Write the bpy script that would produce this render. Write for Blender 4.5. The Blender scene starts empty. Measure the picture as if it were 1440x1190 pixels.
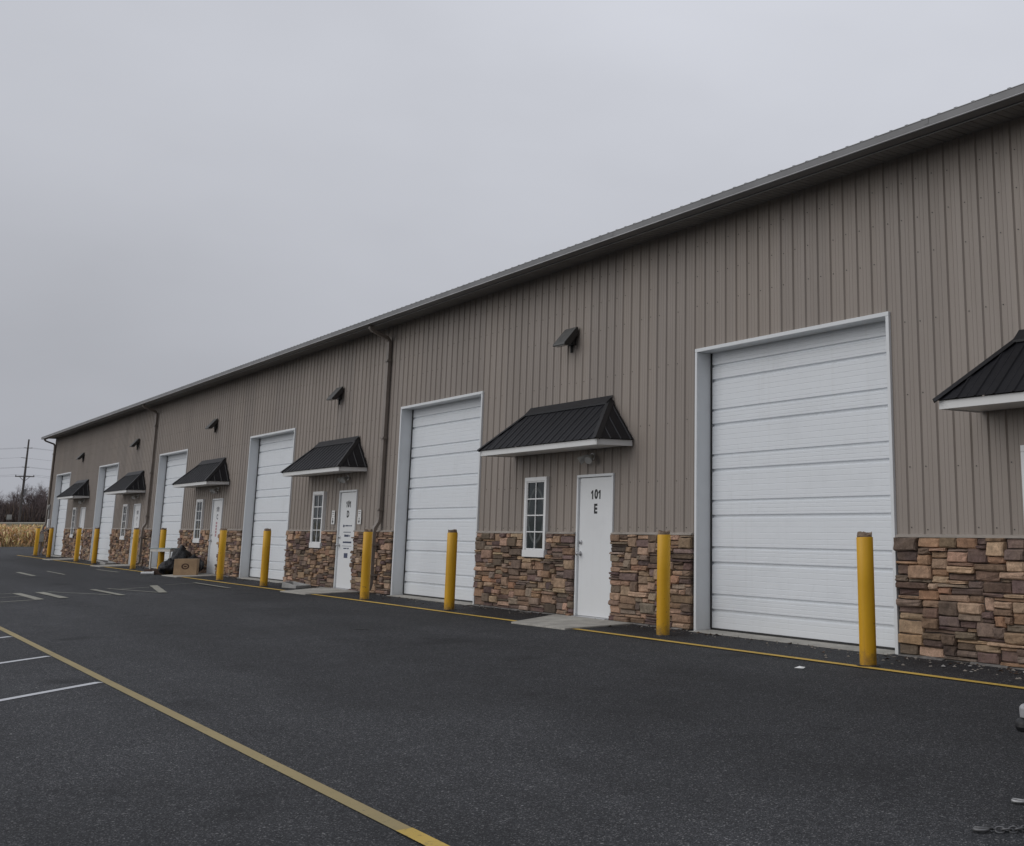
import bpy, math, random
from mathutils import Vector, Matrix
R = math.radians
scene = bpy.context.scene
col = scene.collection

# ------------------------------------------------------------------ helpers
class MB:
    """collects verts / faces, then links them as ONE mesh object"""
    def __init__(s): s.v = []; s.f = []; s.c = []; s.m = []; s.cur = 0
    def add(s, vs, fs, c=None):
        b = len(s.v); s.v.extend([tuple(p) for p in vs])
        for f in fs:
            s.f.append(tuple(b + i for i in f)); s.c.append(c); s.m.append(s.cur)
    def box(s, x0, x1, y0, y1, z0, z1, M=None, c=None):
        vs = [Vector((x, y, z)) for x in (x0, x1) for y in (y0, y1) for z in (z0, z1)]
        if M is not None: vs = [M @ p for p in vs]
        s.add(vs, [(0,1,3,2),(4,6,7,5),(0,4,5,1),(2,3,7,6),(0,2,6,4),(1,5,7,3)], c)
    def quad(s, a, b, c, d, col=None): s.add([a, b, c, d], [(0,1,2,3)], col)
    def tube(s, pts, radii, n=8, caps=True, c=None, squash=None):
        """swept tube through pts"""
        pts = [Vector(p) for p in pts]; rings = []
        if not hasattr(radii, '__len__'): radii = [radii]*len(pts)
        ref = None
        for i, p in enumerate(pts):
            t = (pts[min(i+1, len(pts)-1)] - pts[max(i-1, 0)])
            t = t.normalized() if t.length > 1e-9 else Vector((0,0,1))
            if ref is None:
                ref = Vector((1,0,0)) if abs(t.x) < .9 else Vector((0,1,0))
            a = (ref - t*ref.dot(t)).normalized(); ref = a; b = t.cross(a)
            k = radii[i]
            q = squash or (1, 1)
            rings.append([p + a*(k*q[0]*math.cos(2*math.pi*j/n + math.pi/n)) + b*(k*q[1]*math.sin(2*math.pi*j/n + math.pi/n)) for j in range(n)])
        vs = [p for r in rings for p in r]; fs = []
        for i in range(len(rings)-1):
            for j in range(n):
                k = (j+1) % n
                fs.append((i*n+j, i*n+k, (i+1)*n+k, (i+1)*n+j))
        if caps:
            fs.append(tuple(range(n-1, -1, -1))); fs.append(tuple((len(rings)-1)*n + j for j in range(n)))
        s.add(vs, fs, c)
    def extrude(s, prof, axis_pts, closed=True, c=None):
        """prof: list of (y,z); extruded along x from axis_pts[0] to axis_pts[1]"""
        x0, x1 = axis_pts; n = len(prof)
        vs = [(x0, y, z) for y, z in prof] + [(x1, y, z) for y, z in prof]
        fs = [(i, (i+1) % n, n + (i+1) % n, n + i) for i in range(n if closed else n-1)]
        if closed: fs += [tuple(range(n-1, -1, -1)), tuple(range(n, 2*n))]
        s.add(vs, fs, c)
    def build(s, name, mat, parent=None, smooth=False, bevel=0, loc=None):
        me = bpy.data.meshes.new(name); me.from_pydata(s.v, [], s.f); me.update()
        mats = mat if isinstance(mat, (list, tuple)) else [mat]
        for m in mats: me.materials.append(m)
        if len(mats) > 1: me.polygons.foreach_set('material_index', s.m)
        if any(c is not None for c in s.c):
            a = me.attributes.new('tint', 'FLOAT_COLOR', 'CORNER'); buf = []
            for p in me.polygons:
                c = s.c[p.index] or (1, 1, 1)
                buf.extend((c[0], c[1], c[2], 1.0)*p.loop_total)
            a.data.foreach_set('color', buf)
        if smooth:
            me.polygons.foreach_set('use_smooth', [True]*len(me.polygons))
            if smooth != 'all': me.set_sharp_from_angle(angle=R(40))
        o = bpy.data.objects.new(name, me); col.objects.link(o)
        if parent: o.parent = parent
        if loc: o.location = loc
        if bevel:
            b = o.modifiers.new('Bevel', 'BEVEL'); b.width = bevel; b.segments = 2; b.limit_method = 'ANGLE'; b.angle_limit = R(40)
            b.harden_normals = False
        return o
def tag(o, label=None, cat=None, group=None, kind=None):
    if label: o['label'] = label
    if cat: o['category'] = cat
    if group: o['group'] = group
    if kind: o['kind'] = kind
    return o
def empty(name, loc, label=None, cat=None, group=None, rz=0, parent=None):
    o = bpy.data.objects.new(name, None); o.location = loc; o.rotation_euler = (0, 0, rz); o.empty_display_size = .2
    col.objects.link(o)
    if parent: o.parent = parent
    return tag(o, label, cat, group)
def kids(o): return [c for c in bpy.data.objects if c.parent == o]
def copy_tree(o, parent=None):
    c = o.copy(); col.objects.link(c); c.parent = parent
    for k in kids(o): copy_tree(k, c)
    return c
def text_mesh(body, size, offset=0.0, extrude=.0008, sx=1.0):
    cu = bpy.data.curves.new('lettering', 'FONT'); cu.body = body; cu.size = size; cu.align_x = 'CENTER'; cu.align_y = 'CENTER'
    cu.extrude = extrude; cu.offset = offset
    o = bpy.data.objects.new('lettering', cu); col.objects.link(o)
    dg = bpy.context.evaluated_depsgraph_get(); dg.update()
    me = bpy.data.meshes.new_from_object(o.evaluated_get(dg))
    bpy.data.objects.remove(o)
    M = Matrix(((sx,0,0,0),(0,0,-1,0),(0,1,0,0),(0,0,0,1)))    # stands on the wall, faces -y
    me.transform(M)
    return me

# ------------------------------------------------------------------ materials
class NT:
    def __init__(s, name):
        s.m = bpy.data.materials.new(name); s.m.use_nodes = True; s.t = s.m.node_tree
        s.b = s.t.nodes['Principled BSDF']; s.tc = s.n('ShaderNodeTexCoord')
    def n(s, typ, **kw):
        x = s.t.nodes.new(typ)
        for k, v in kw.items(): setattr(x, k, v)
        return x
    def l(s, a, b): s.t.links.new(a, b)
    def noise(s, scale, detail=3, rough=.55, vec=None, dist=0):
        x = s.n('ShaderNodeTexNoise'); x.inputs['Scale'].default_value = scale; x.inputs['Detail'].default_value = detail
        x.inputs['Roughness'].default_value = rough; x.inputs['Distortion'].default_value = dist
        s.l(vec if vec is not None else s.tc.outputs['Object'], x.inputs['Vector']); return x.outputs['Fac']
    def mapping(s, scale, vec=None):
        x = s.n('ShaderNodeMapping'); x.inputs['Scale'].default_value = scale
        s.l(vec if vec is not None else s.tc.outputs['Object'], x.inputs['Vector']); return x.outputs['Vector']
    def ramp(s, fac, stops):
        x = s.n('ShaderNodeValToRGB'); e = x.color_ramp.elements
        while len(e) < len(stops): e.new(.5)
        for i, (p, c) in enumerate(stops):
            e[i].position = p
            e[i].color = (c, c, c, 1) if not hasattr(c, '__len__') else (*c, 1)
        s.l(fac, x.inputs['Fac']); return x.outputs['Color']
    def mix(s, fac, a, b, mode='MIX'):
        x = s.n('ShaderNodeMix', data_type='RGBA', blend_type=mode)
        for sock, val in ((x.inputs[0], fac), (x.inputs[6], a), (x.inputs[7], b)):
            if hasattr(val, 'is_linked'): s.l(val, sock)
            elif hasattr(val, '__len__'): sock.default_value = (*val[:3], 1)
            else: sock.default_value = val if sock.type == 'VALUE' else (val, val, val, 1)
        return x.outputs[2]
    def bump(s, h, strength=.3, dist=.01):
        x = s.n('ShaderNodeBump'); x.inputs['Strength'].default_value = strength; x.inputs['Distance'].default_value = dist
        s.l(h, x.inputs['Height']); s.l(x.outputs['Normal'], s.b.inputs['Normal'])
    def base(s, c):
        if hasattr(c, 'is_linked'): s.l(c, s.b.inputs['Base Color'])
        else: s.b.inputs['Base Color'].default_value = (*c, 1)
    def rough(s, r):
        if hasattr(r, 'is_linked'): s.l(r, s.b.inputs['Roughness'])
        else: s.b.inputs['Roughness'].default_value = r
def simple(name, c, rough=.6, var=.25, scale=6, bump=0, bscale=60, metal=0, spec=.5, dark=None):
    t = NT(name); n = t.noise(scale, 5, .6)
    lo = dark or tuple(k*(1-var) for k in c); hi = tuple(min(1, k*(1+var*.6)) for k in c)
    t.base(t.ramp(n, [(.3, lo), (.7, hi)])); t.rough(rough)
    t.b.inputs['Metallic'].default_value = metal; t.b.inputs['Specular IOR Level'].default_value = spec
    if bump: t.bump(t.noise(bscale, 4), bump, .01)
    return t.m

def m_siding():
    t = NT('taupe_ribbed_steel')
    a = t.noise(1.0, 4, .6, t.mapping((1.1, 1, .25)))
    streak = t.noise(1.0, 5, .65, t.mapping((9, 1, .35)))
    base = t.ramp(a, [(.3, (.250,.214,.186)), (.7, (.304,.262,.231))])
    base = t.mix(t.ramp(streak, [(.45, 0.0), (.75, .28)]), base, (.235,.20,.172))
    # every sheet (four ribs wide) has its own slight tone
    sep = t.n('ShaderNodeSeparateXYZ'); t.l(t.tc.outputs['Object'], sep.inputs[0])
    dv_ = t.n('ShaderNodeMath', operation='DIVIDE'); t.l(sep.outputs['X'], dv_.inputs[0]); dv_.inputs[1].default_value = .9144
    fl_ = t.n('ShaderNodeMath', operation='FLOOR'); t.l(dv_.outputs[0], fl_.inputs[0])
    wn = t.n('ShaderNodeTexWhiteNoise', noise_dimensions='1D'); t.l(fl_.outputs[0], wn.inputs['W'])
    base = t.mix(1.0, base, t.ramp(wn.outputs['Value'], [(0, (.93,.935,.94)), (1, (1.05,1.045,1.03))]), 'MULTIPLY')
    fine = t.noise(70, 3, .6)
    base = t.mix(t.ramp(fine, [(.3, .0), (.8, .12)]), base, (.42,.38,.34))
    t.base(base); t.rough(t.ramp(streak, [(.3, .42), (.7, .58)]))
    t.bump(t.noise(1.6, 3, .5, t.mapping((1.5, 1, .7))), .25, .02)
    return t.m
def m_white_metal(name, c=(.76,.78,.80), dirt=.35, rough=.45, grain=True, low=True):
    t = NT(name)
    oi = t.n('ShaderNodeObjectInfo'); sh = t.n('ShaderNodeVectorMath', operation='ADD'); ml = t.n('ShaderNodeMath', operation='MULTIPLY')
    t.l(oi.outputs['Random'], ml.inputs[0]); ml.inputs[1].default_value = 61; t.l(t.tc.outputs['Object'], sh.inputs[0]); t.l(ml.outputs[0], sh.inputs[1]); sv = sh.outputs[0]
    big = t.noise(1.3, 5, .65, t.mapping((1, 1, 1.4), sv))
    col_ = t.mix(t.ramp(big, [(.52, 0.0), (.78, dirt)]), c, tuple(k*.72 for k in c))
    streak = t.noise(1, 4, .6, t.mapping((14, 2, .5), sv))
    smear = t.noise(2.6, 5, .7, t.mapping((1.0, 1, .45), sv), 1.5)
    col_ = t.mix(t.ramp(smear, [(.62, 0.0), (.82, dirt*.9)]), col_, (.42,.42,.41))
    col_ = t.mix(t.ramp(streak, [(.55, 0.0), (.8, dirt*.6)]), col_, (.5,.5,.47))
    if low:
        sep = t.n('ShaderNodeSeparateXYZ'); t.l(t.tc.outputs['Object'], sep.inputs[0])
        add = t.n('ShaderNodeMath', operation='MULTIPLY_ADD'); t.l(big, add.inputs[0]); add.inputs[1].default_value = .9; t.l(sep.outputs['Z'], add.inputs[2])
        col_ = t.mix(t.ramp(add.outputs[0], [(.35, dirt), (1.0, 0.0)]), col_, (.47,.455,.42))
    t.base(col_); t.rough(rough)
    if grain:
        gb_ = t.mix(.12, t.noise(1.7, 3, .5, sv), t.noise(1, 3, .6, t.mapping((14, 14, 260), sv)))
        t.bump(gb_, .35, .03)
    return t.m
def m_stone():
    t = NT('ledge_stone'); a = t.n('ShaderNodeAttribute'); a.attribute_name = 'tint'
    n = t.noise(16, 6, .68); n2 = t.noise(70, 5, .65); n3 = t.noise(5, 3, .6)
    c = t.mix(1.0, a.outputs['Color'], t.ramp(n, [(.25, .55), (.55, 1.0), (.8, 1.35)]), 'MULTIPLY')
    c = t.mix(t.ramp(n3, [(.5, 0.0), (.72, .30)]), c, (.25,.18,.125))
    c = t.mix(1.0, c, t.ramp(n2, [(.25, .7), (.75, 1.25)]), 'MULTIPLY')
    t.base(c); t.rough(.92); t.b.inputs['Specular IOR Level'].default_value = .25
    h = t.mix(.4, n, n2); t.bump(h, .9, .022)
    return t.m
def asphalt_nodes(t, lo, hi, damp=0.0):
    g1 = t.noise(62, 3, .8); g2 = t.noise(190, 2, .7); patch = t.noise(.32, 5, .6); mid = t.noise(2.3, 5, .7); cl = t.noise(19, 3, .7)
    c = t.ramp(g1, [(.40, tuple(k*.35 for k in lo)), (.52, tuple((p+q)/2 for p, q in zip(lo, hi))), (.66, tuple(k*1.25 for k in hi))])
    c = t.mix(t.ramp(g2, [(.46, .0), (.66, .9)]), c, tuple(k*2.1 for k in hi))
    c = t.mix(1.0, c, t.ramp(cl, [(.35, .80), (.65, 1.2)]), 'MULTIPLY')
    for sc_, r0, thr in ((46, .40, .87), (80, .46, .76), (120, .55, .62)):
        v = t.n('ShaderNodeTexVoronoi'); v.inputs['Scale'].default_value = sc_; t.l(t.tc.outputs['Object'], v.inputs['Vector'])
        # only some of the cells carry a pale chip of stone
        sp = t.n('ShaderNodeSeparateColor'); t.l(v.outputs['Color'], sp.inputs[0])
        chip = t.n('ShaderNodeMath', operation='MULTIPLY')
        t.l(t.ramp(v.outputs['Distance'], [(r0*.55, 1.0), (r0, 0.0)]), chip.inputs[0]); t.l(t.ramp(sp.outputs[0], [(thr, 0.0), (.98, 1.0)]), chip.inputs[1])
        c = t.mix(chip.outputs[0], c, t.mix(sp.outputs[1], (.085,.087,.092), (.27,.268,.265)))
    c = t.mix(1.0, c, t.ramp(patch, [(.3, .72), (.7, 1.28)]), 'MULTIPLY')
    c = t.mix(1.0, c, t.ramp(mid, [(.3, .86), (.7, 1.12)]), 'MULTIPLY')
    # broad tyre-polished lanes running along the building
    lane = t.noise(1, 3, .5, t.mapping((.05, .55, 1)))
    c = t.mix(1.0, c, t.ramp(lane, [(.35, .82), (.65, 1.18)]), 'MULTIPLY')
    return c, g1, g2, patch
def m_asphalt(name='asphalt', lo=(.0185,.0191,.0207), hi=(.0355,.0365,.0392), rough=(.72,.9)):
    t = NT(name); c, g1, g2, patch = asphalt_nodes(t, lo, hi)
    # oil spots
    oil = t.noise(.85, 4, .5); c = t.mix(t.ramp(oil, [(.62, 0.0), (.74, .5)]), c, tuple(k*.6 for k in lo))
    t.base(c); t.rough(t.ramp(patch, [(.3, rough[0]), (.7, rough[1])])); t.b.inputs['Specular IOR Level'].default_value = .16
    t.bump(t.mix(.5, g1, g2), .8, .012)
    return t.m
def m_line(name, paint, wear=.5, lo=(.0185,.0191,.0207), hi=(.0355,.0365,.0392), sc=9):
    t = NT(name); c, g1, g2, patch = asphalt_nodes(t, lo, hi)
    w = t.noise(sc, 8, .75); w2 = t.noise(55, 4, .7)
    s_ = t.n('ShaderNodeMath', operation='MULTIPLY_ADD'); t.l(w2, s_.inputs[0]); s_.inputs[1].default_value = .55; t.l(w, s_.inputs[2])
    k = t.ramp(s_.outputs[0], [(wear+.04, 0.0), (wear+.28, 1.0)])
    pc = t.ramp(t.noise(1.1, 4), [(.3, tuple(q*.78 for q in paint)), (.7, paint)])
    t.base(t.mix(k, c, pc)); t.rough(.8); t.bump(t.mix(.5, g1, g2), .7, .01)
    return t.m
def m_concrete(name, c=(.30,.285,.255), stain=.5):
    t = NT(name); a = t.noise(3.2, 6, .65); b = t.noise(45, 5, .7)
    k = t.ramp(a, [(.3, tuple(q*(1-stain) for q in c)), (.65, c)])
    k = t.mix(1.0, k, t.ramp(b, [(.3, .75), (.7, 1.15)]), 'MULTIPLY')
    t.base(k); t.rough(.9); t.bump(b, .5, .006); return t.m
def m_bollard():
    t = NT('yellow_bollard_paint')
    oi = t.n('ShaderNodeObjectInfo'); sh = t.n('ShaderNodeVectorMath', operation='ADD')
    mul = t.n('ShaderNodeMath', operation='MULTIPLY'); t.l(oi.outputs['Random'], mul.inputs[0]); mul.inputs[1].default_value = 37
    t.l(t.tc.outputs['Object'], sh.inputs[0]); t.l(mul.outputs[0], sh.inputs[1]); vec = sh.outputs[0]
    a = t.noise(3.5, 5, .65, t.mapping((1, 1, .35), vec)); chips = t.noise(11, 6, .7, vec); sm = t.noise(1, 4, .6, t.mapping((18, 18, 1.3), vec))
    c = t.ramp(a, [(.3, (.56,.29,.004)), (.7, (.68,.375,.006))])
    c = t.mix(t.ramp(sm, [(.58, 0.0), (.80, .35)]), c, (.33,.17,.01))
    sep = t.n('ShaderNodeSeparateXYZ'); t.l(t.tc.outputs['Object'], sep.inputs[0])
    up = t.n('ShaderNodeMath', operation='MULTIPLY_ADD'); t.l(chips, up.inputs[0]); up.inputs[1].default_value = .55; t.l(sep.outputs['Z'], up.inputs[2])
    c = t.mix(t.ramp(up.outputs[0], [(.24, .9), (.44, 0.0)]), c, (.14,.085,.03))       # scuffed foot
    c = t.mix(t.ramp(chips, [(.665, 0.0), (.69, .9)]), c, (.16,.075,.03))               # rust chips
    t.base(c); t.rough(.5); t.bump(chips, .2, .006); return t.m

M = {}
M['siding'] = m_siding()
M['door'] = m_white_metal('white_overhead_door_steel', (.735,.765,.795), .26, .42)
M['man'] = m_white_metal('white_entry_door_paint', (.72,.735,.745), .18, .38, grain=False)
M['frame'] = m_white_metal('white_trim_metal', (.70,.72,.735), .30, .45, grain=False)
M['vinyl'] = m_white_metal('white_window_vinyl', (.76,.765,.765), .15, .4, grain=False, low=False)
M['fascia'] = m_white_metal('white_awning_trim', (.70,.70,.69), .35, .45, grain=False, low=False)
M['stone'] = m_stone()
M['mortar'] = simple('stone_mortar', (.055,.045,.04), .95, .3, 20)
M['mortar_grey'] = simple('crumbly_grey_mortar', (.16,.15,.14), .95, .5, 9, .5, 60)
M['ledge'] = simple('taupe_sill_trim', (.33,.295,.26), .5, .2, 3)
M['gutter'] = simple('bronze_grey_gutter', (.175,.175,.178), .45, .18, 2)
M['gutter_lip'] = simple('gutter_lip_edge', (.46,.46,.465), .4, .15, 2)
M['soffit'] = simple('grey_soffit_panel', (.27,.26,.25), .6, .15, 3)
M['roof'] = simple('grey_roof_steel', (.016,.016,.017), .6, .2, 2)
M['pipe'] = simple('taupe_downspout', (.225,.194,.170), .45, .2, 3)
M['awning'] = simple('black_awning_steel', (.009,.009,.0115), .45, .3, 4, spec=.25)
M['awning_edge'] = simple('black_awning_flashing', (.012,.012,.014), .42, .3, 4, spec=.35)
M['black'] = simple('black_plastic', (.012,.012,.013), .5, .3, 8)
M['bronze'] = simple('dark_bronze_lamp', (.028,.026,.025), .45, .25, 8)
M['hood'] = simple('weathered_grey_hood', (.085,.085,.082), .5, .25, 8)
M['lamp_glass'] = simple('frosted_lamp_glass', (.42,.42,.41), .25, .1, 8)
M['steel'] = simple('brushed_steel', (.52,.52,.53), .28, .15, 30, metal=.9)
M['rubber'] = simple('black_rubber_seal', (.018,.018,.018), .7, .3, 10)
M['ink'] = simple('black_lettering', (.008,.008,.009), .5, .1, 10)
M['grey_ink'] = simple('faded_lettering', (.13,.13,.15), .5, .2, 10)
M['blue_ink'] = simple('navy_lettering', (.06,.075,.13), .5, .2, 10)
M['red_ink'] = simple('red_lettering', (.38,.06,.10), .5, .2, 10)
M['paper'] = simple('white_placard', (.72,.72,.71), .5, .1, 10)
M['asphalt'] = m_asphalt()
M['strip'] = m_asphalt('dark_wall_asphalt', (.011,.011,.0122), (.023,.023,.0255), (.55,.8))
M['yellow_line'] = m_line('worn_yellow_line', (.62,.41,.08), .42, (.015,.015,.017), (.030,.030,.033))
M['lot_line'] = m_line('faded_tan_line', (.33,.262,.125), .42)
M['new_yellow'] = m_line('bright_yellow_line', (.56,.385,.085), .44)
M['white_line'] = m_line('worn_white_line', (.57,.58,.60), .40)
M['old_line'] = m_line('old_faded_line', (.30,.29,.24), .47)
M['smudge'] = m_line('paint_smudge', (.09,.085,.07), .60)
M['concrete'] = m_concrete('door_pad_concrete', (.44,.42,.375), .4)
M['block'] = m_concrete('precast_concrete', (.36,.355,.34), .35)
M['bollard'] = m_bollard()
M['rubble'] = m_concrete('crumbled_concrete_cap', (.34,.25,.18), .8)

def m_glass():
    t = NT('window_glass'); n = t.noise(2.1, 4, .6)
    t.base(t.ramp(n, [(.35, (.012,.016,.018)), (.7, (.04,.05,.052))])); t.rough(.07); t.b.inputs['Specular IOR Level'].default_value = .35
    t.bump(t.noise(1.2, 2), .12, .02); return t.m
M['glass'] = m_glass()
M['etch'] = simple('etched_glass_pattern', (.07,.08,.08), .3, .5, 14)
M['blind'] = simple('hanging_blind', (.10,.115,.115), .6, .5, 20)

# ------------------------------------------------------------------ camera (solved from the building's repeats)
f_ = Vector((-0.76745488, 0.60784748, 0.20380002)); r_ = Vector((0.62044891, 0.78424251, -0.00261676)); u_ = Vector((0.16141923, -0.12443925, 0.97900904))
cam = bpy.data.cameras.new('camera'); co = bpy.data.objects.new('camera', cam); col.objects.link(co)
mw = Matrix(((r_.x, u_.x, -f_.x, 0), (r_.y, u_.y, -f_.y, 0), (r_.z, u_.z, -f_.z, 0), (0, 0, 0, 1)))
mw.translation = (0, -9.3755, 1.3696); co.matrix_world = mw
cam.sensor_fit = 'HORIZONTAL'; cam.sensor_width = 36; cam.lens = 1636.662/1440*36
cam.shift_x = (720-1035.685)/1440; cam.shift_y = (395.589-595)/1440
cam.clip_start = .05; cam.clip_end = 6000
scene.camera = co

# ------------------------------------------------------------------ building dimensions
RIB = .2286
UX = [-63.3734, -53.3353, -43.1859, -32.9794, -22.7855, -12.7111, -2.6]      # left edge of each overhead door
WR, HR = 3.66, 3.70
DX, DW, DH = 7.024, 1.022, 2.10
WX, WW, WZ0, WZ1 = 5.4346, .706, .856, 2.109
AX, AW, AP, AZ, ARZ, ARX = 4.8966, 3.647, .627, 2.4697, 3.2066, .6026
STZ, EAVE, GY = 1.2334, 5.4646, -.64
XL, XR = -64.75, 4.0
CORE_UNITS = range(6)
root = empty('commercial_building', (0, 0, 0), 'long taupe ribbed-steel warehouse building with stone base, white overhead doors and black awnings', 'building')

# --- siding: one ribbed sheet, cut round every opening
def profile_points():
    pts = []; x = XL - .1
    x = math.floor(x/RIB)*RIB + .02
    while x < XR + RIB:
        # main rib (trapezoid) then two low stiffening ribs
        pts += [(x, 0), (x+.014, -.020), (x+.030, -.020), (x+.044, 0),
                (x+.098, 0), (x+.104, -.004), (x+.114, -.004), (x+.120, 0),
                (x+.152, 0), (x+.158, -.004), (x+.168, -.004), (x+.174, 0)]
        x += RIB
    return pts
holes = []
for i, U in enumerate(UX):
    holes.append((U, U+WR, 0, HR))
    if i in CORE_UNITS:
        holes.append((U+DX, U+DX+DW, 0, DH)); holes.append((U+WX, U+WX+WW, WZ0, WZ1))
pp = profile_points()
cuts = sorted({XL, XR} | {h[0] for h in holes} | {h[1] for h in holes})
def prof_y(x):
    import bisect
    k = bisect.bisect_right(PX, x)
    if k <= 0 or k >= len(PX): return 0
    a, b = pp[k-1], pp[k]; t = (x-a[0])/(b[0]-a[0]); return a[1] + t*(b[1]-a[1])
PX = [p[0] for p in pp]
allx = sorted([(x, y) for x, y in pp if XL < x < XR and not any(abs(x-c) < 1e-4 for c in cuts)] + [(c, prof_y(c)) for c in cuts])
mb = MB()
for (xa, ya), (xb, yb) in zip(allx[:-1], allx[1:]):
    xm = (xa+xb)/2; z0 = STZ - .01
    for h in holes:
        if h[0] < xm < h[1]: z0 = max(z0, h[3])
    mb.quad((xa, ya, z0), (xb, yb, z0), (xb, yb, EAVE), (xa, ya, EAVE))
mb.build('siding', M['siding'], root)
# corner trim, end wall, rear shell
mb = MB(); mb.box(XL-.035, XL+.07, -.032, .10, .02, EAVE+.02); mb.build('corner_trim', M['siding'], root, bevel=.006)
mb = MB()
mb.box(XL+.002, XL+.20, .10, 18, .02, 5.44); mb.box(XR-.2, XR, .05, 18, .02, 5.44); mb.box(XL+.2, XR-.2, 17.8, 18, .02, 5.44)
for sx in (XL, XR-.2): mb.add([(sx, .1, 5.44), (sx, 18, 5.44), (sx, 9, 7.7), (sx+.2, .1, 5.44), (sx+.2, 18, 5.44), (sx+.2, 9, 7.7)], [(0,2,1),(3,4,5),(0,3,5,2),(1,2,5,4)])
mb.build('shell_wall', M['siding'], root)
# a dark interior wall right behind the front, so openings have something behind them
mb = MB(); mb.box(XL+.2, XR-.2, .62, .66, .0, 5.4); mb.build('inner_wall', M['mortar'], root)
# screws
mb = MB(); rr = random.Random(3)
x = math.floor(XL/RIB)*RIB + .02
while x < XR:
    sx = x + .075
    if XL+.1 < sx < 0:
        for z in (1.31, 1.95, 2.75, 3.55, 4.3, 4.72, 5.15):
            if any(h[0]-.03 < sx < h[1]+.03 and h[2]-.02 < z < h[3]+.05 for h in holes): continue
            if rr.random() < .22: continue
            zz = z + rr.uniform(-.015, .015); xx = sx + rr.uniform(-.008, .008)
            mb.tube([(xx, .002, zz), (xx, -.006, zz)], .0065, 6)
    x += RIB
tag(mb.build('siding_screws', M['bronze'], root), kind='stuff')

# --- stone veneer: every stone its own shaped block
PAL = [((0.384, 0.259, 0.176), 5), ((0.45, 0.306, 0.21), 4), ((0.264, 0.178, 0.123), 5), ((0.165, 0.113, 0.084), 4), ((0.193, 0.142, 0.111), 3), ((0.32, 0.243, 0.185), 3), ((0.386, 0.232, 0.145), 2), ((0.312, 0.196, 0.13), 3), ((0.123, 0.091, 0.073), 2), ((0.498, 0.348, 0.242), 2), ((0.245, 0.184, 0.146), 3), ((0.168, 0.114, 0.104), 3), ((0.224, 0.155, 0.133), 2), ((0.118, 0.082, 0.075), 1), ((0.264, 0.2, 0.174), 1)]
PALW = [p for p, w in PAL for _ in range(w)]
def stone_block(mb, x0, x1, z0, z1, rnd):
    w, h = x1-x0, z1-z0; g = .003; d = rnd.choice((rnd.uniform(.040,.062), rnd.uniform(.055,.085), rnd.uniform(.07,.105))); c0 = rnd.choice(PALW); k = rnd.uniform(.82, 1.18)
    c = tuple(q*k*rnd.uniform(.95, 1.05) for q in c0)
    e = min(.018, w*.2); ez = min(.015, h*.25)
    us = [g, e, w*rnd.uniform(.4, .6), w-e, w-g]; vs_ = [g, ez, h*rnd.uniform(.4, .6), h-ez, h-g]
    tilt = rnd.uniform(-.10, .10); tz = rnd.uniform(-.12, .12)
    P = []
    for j, vv in enumerate(vs_):
        for i, uu in enumerate(us):
            edge = (i in (0, 4)) + (j in (0, 4))
            dd = d + tilt*(uu-w/2)*.25 + tz*(vv-h/2) + rnd.uniform(-.006, .006)
            dd -= (0, .017, .027)[edge]
            jx = rnd.uniform(-.006, .006); jz = rnd.uniform(-.0055, .0055)
            P.append((x0+uu+jx, -max(dd, .02), z0+vv+jz))
    n = len(P); F = []
    for j in range(4):
        for i in range(4): F.append((j*5+i, j*5+i+1, (j+1)*5+i+1, (j+1)*5+i))
    ring = [0,1,2,3,4, 9,14,19,24, 23,22,21,20, 15,10,5]
    B = [(P[q][0], -.004, P[q][2]) for q in ring]
    for a in range(len(ring)):
        b = (a+1) % len(ring)
        F.append((ring[b], ring[a], n+a, n+b))
    mb.add(P+B, F, c)
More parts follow.
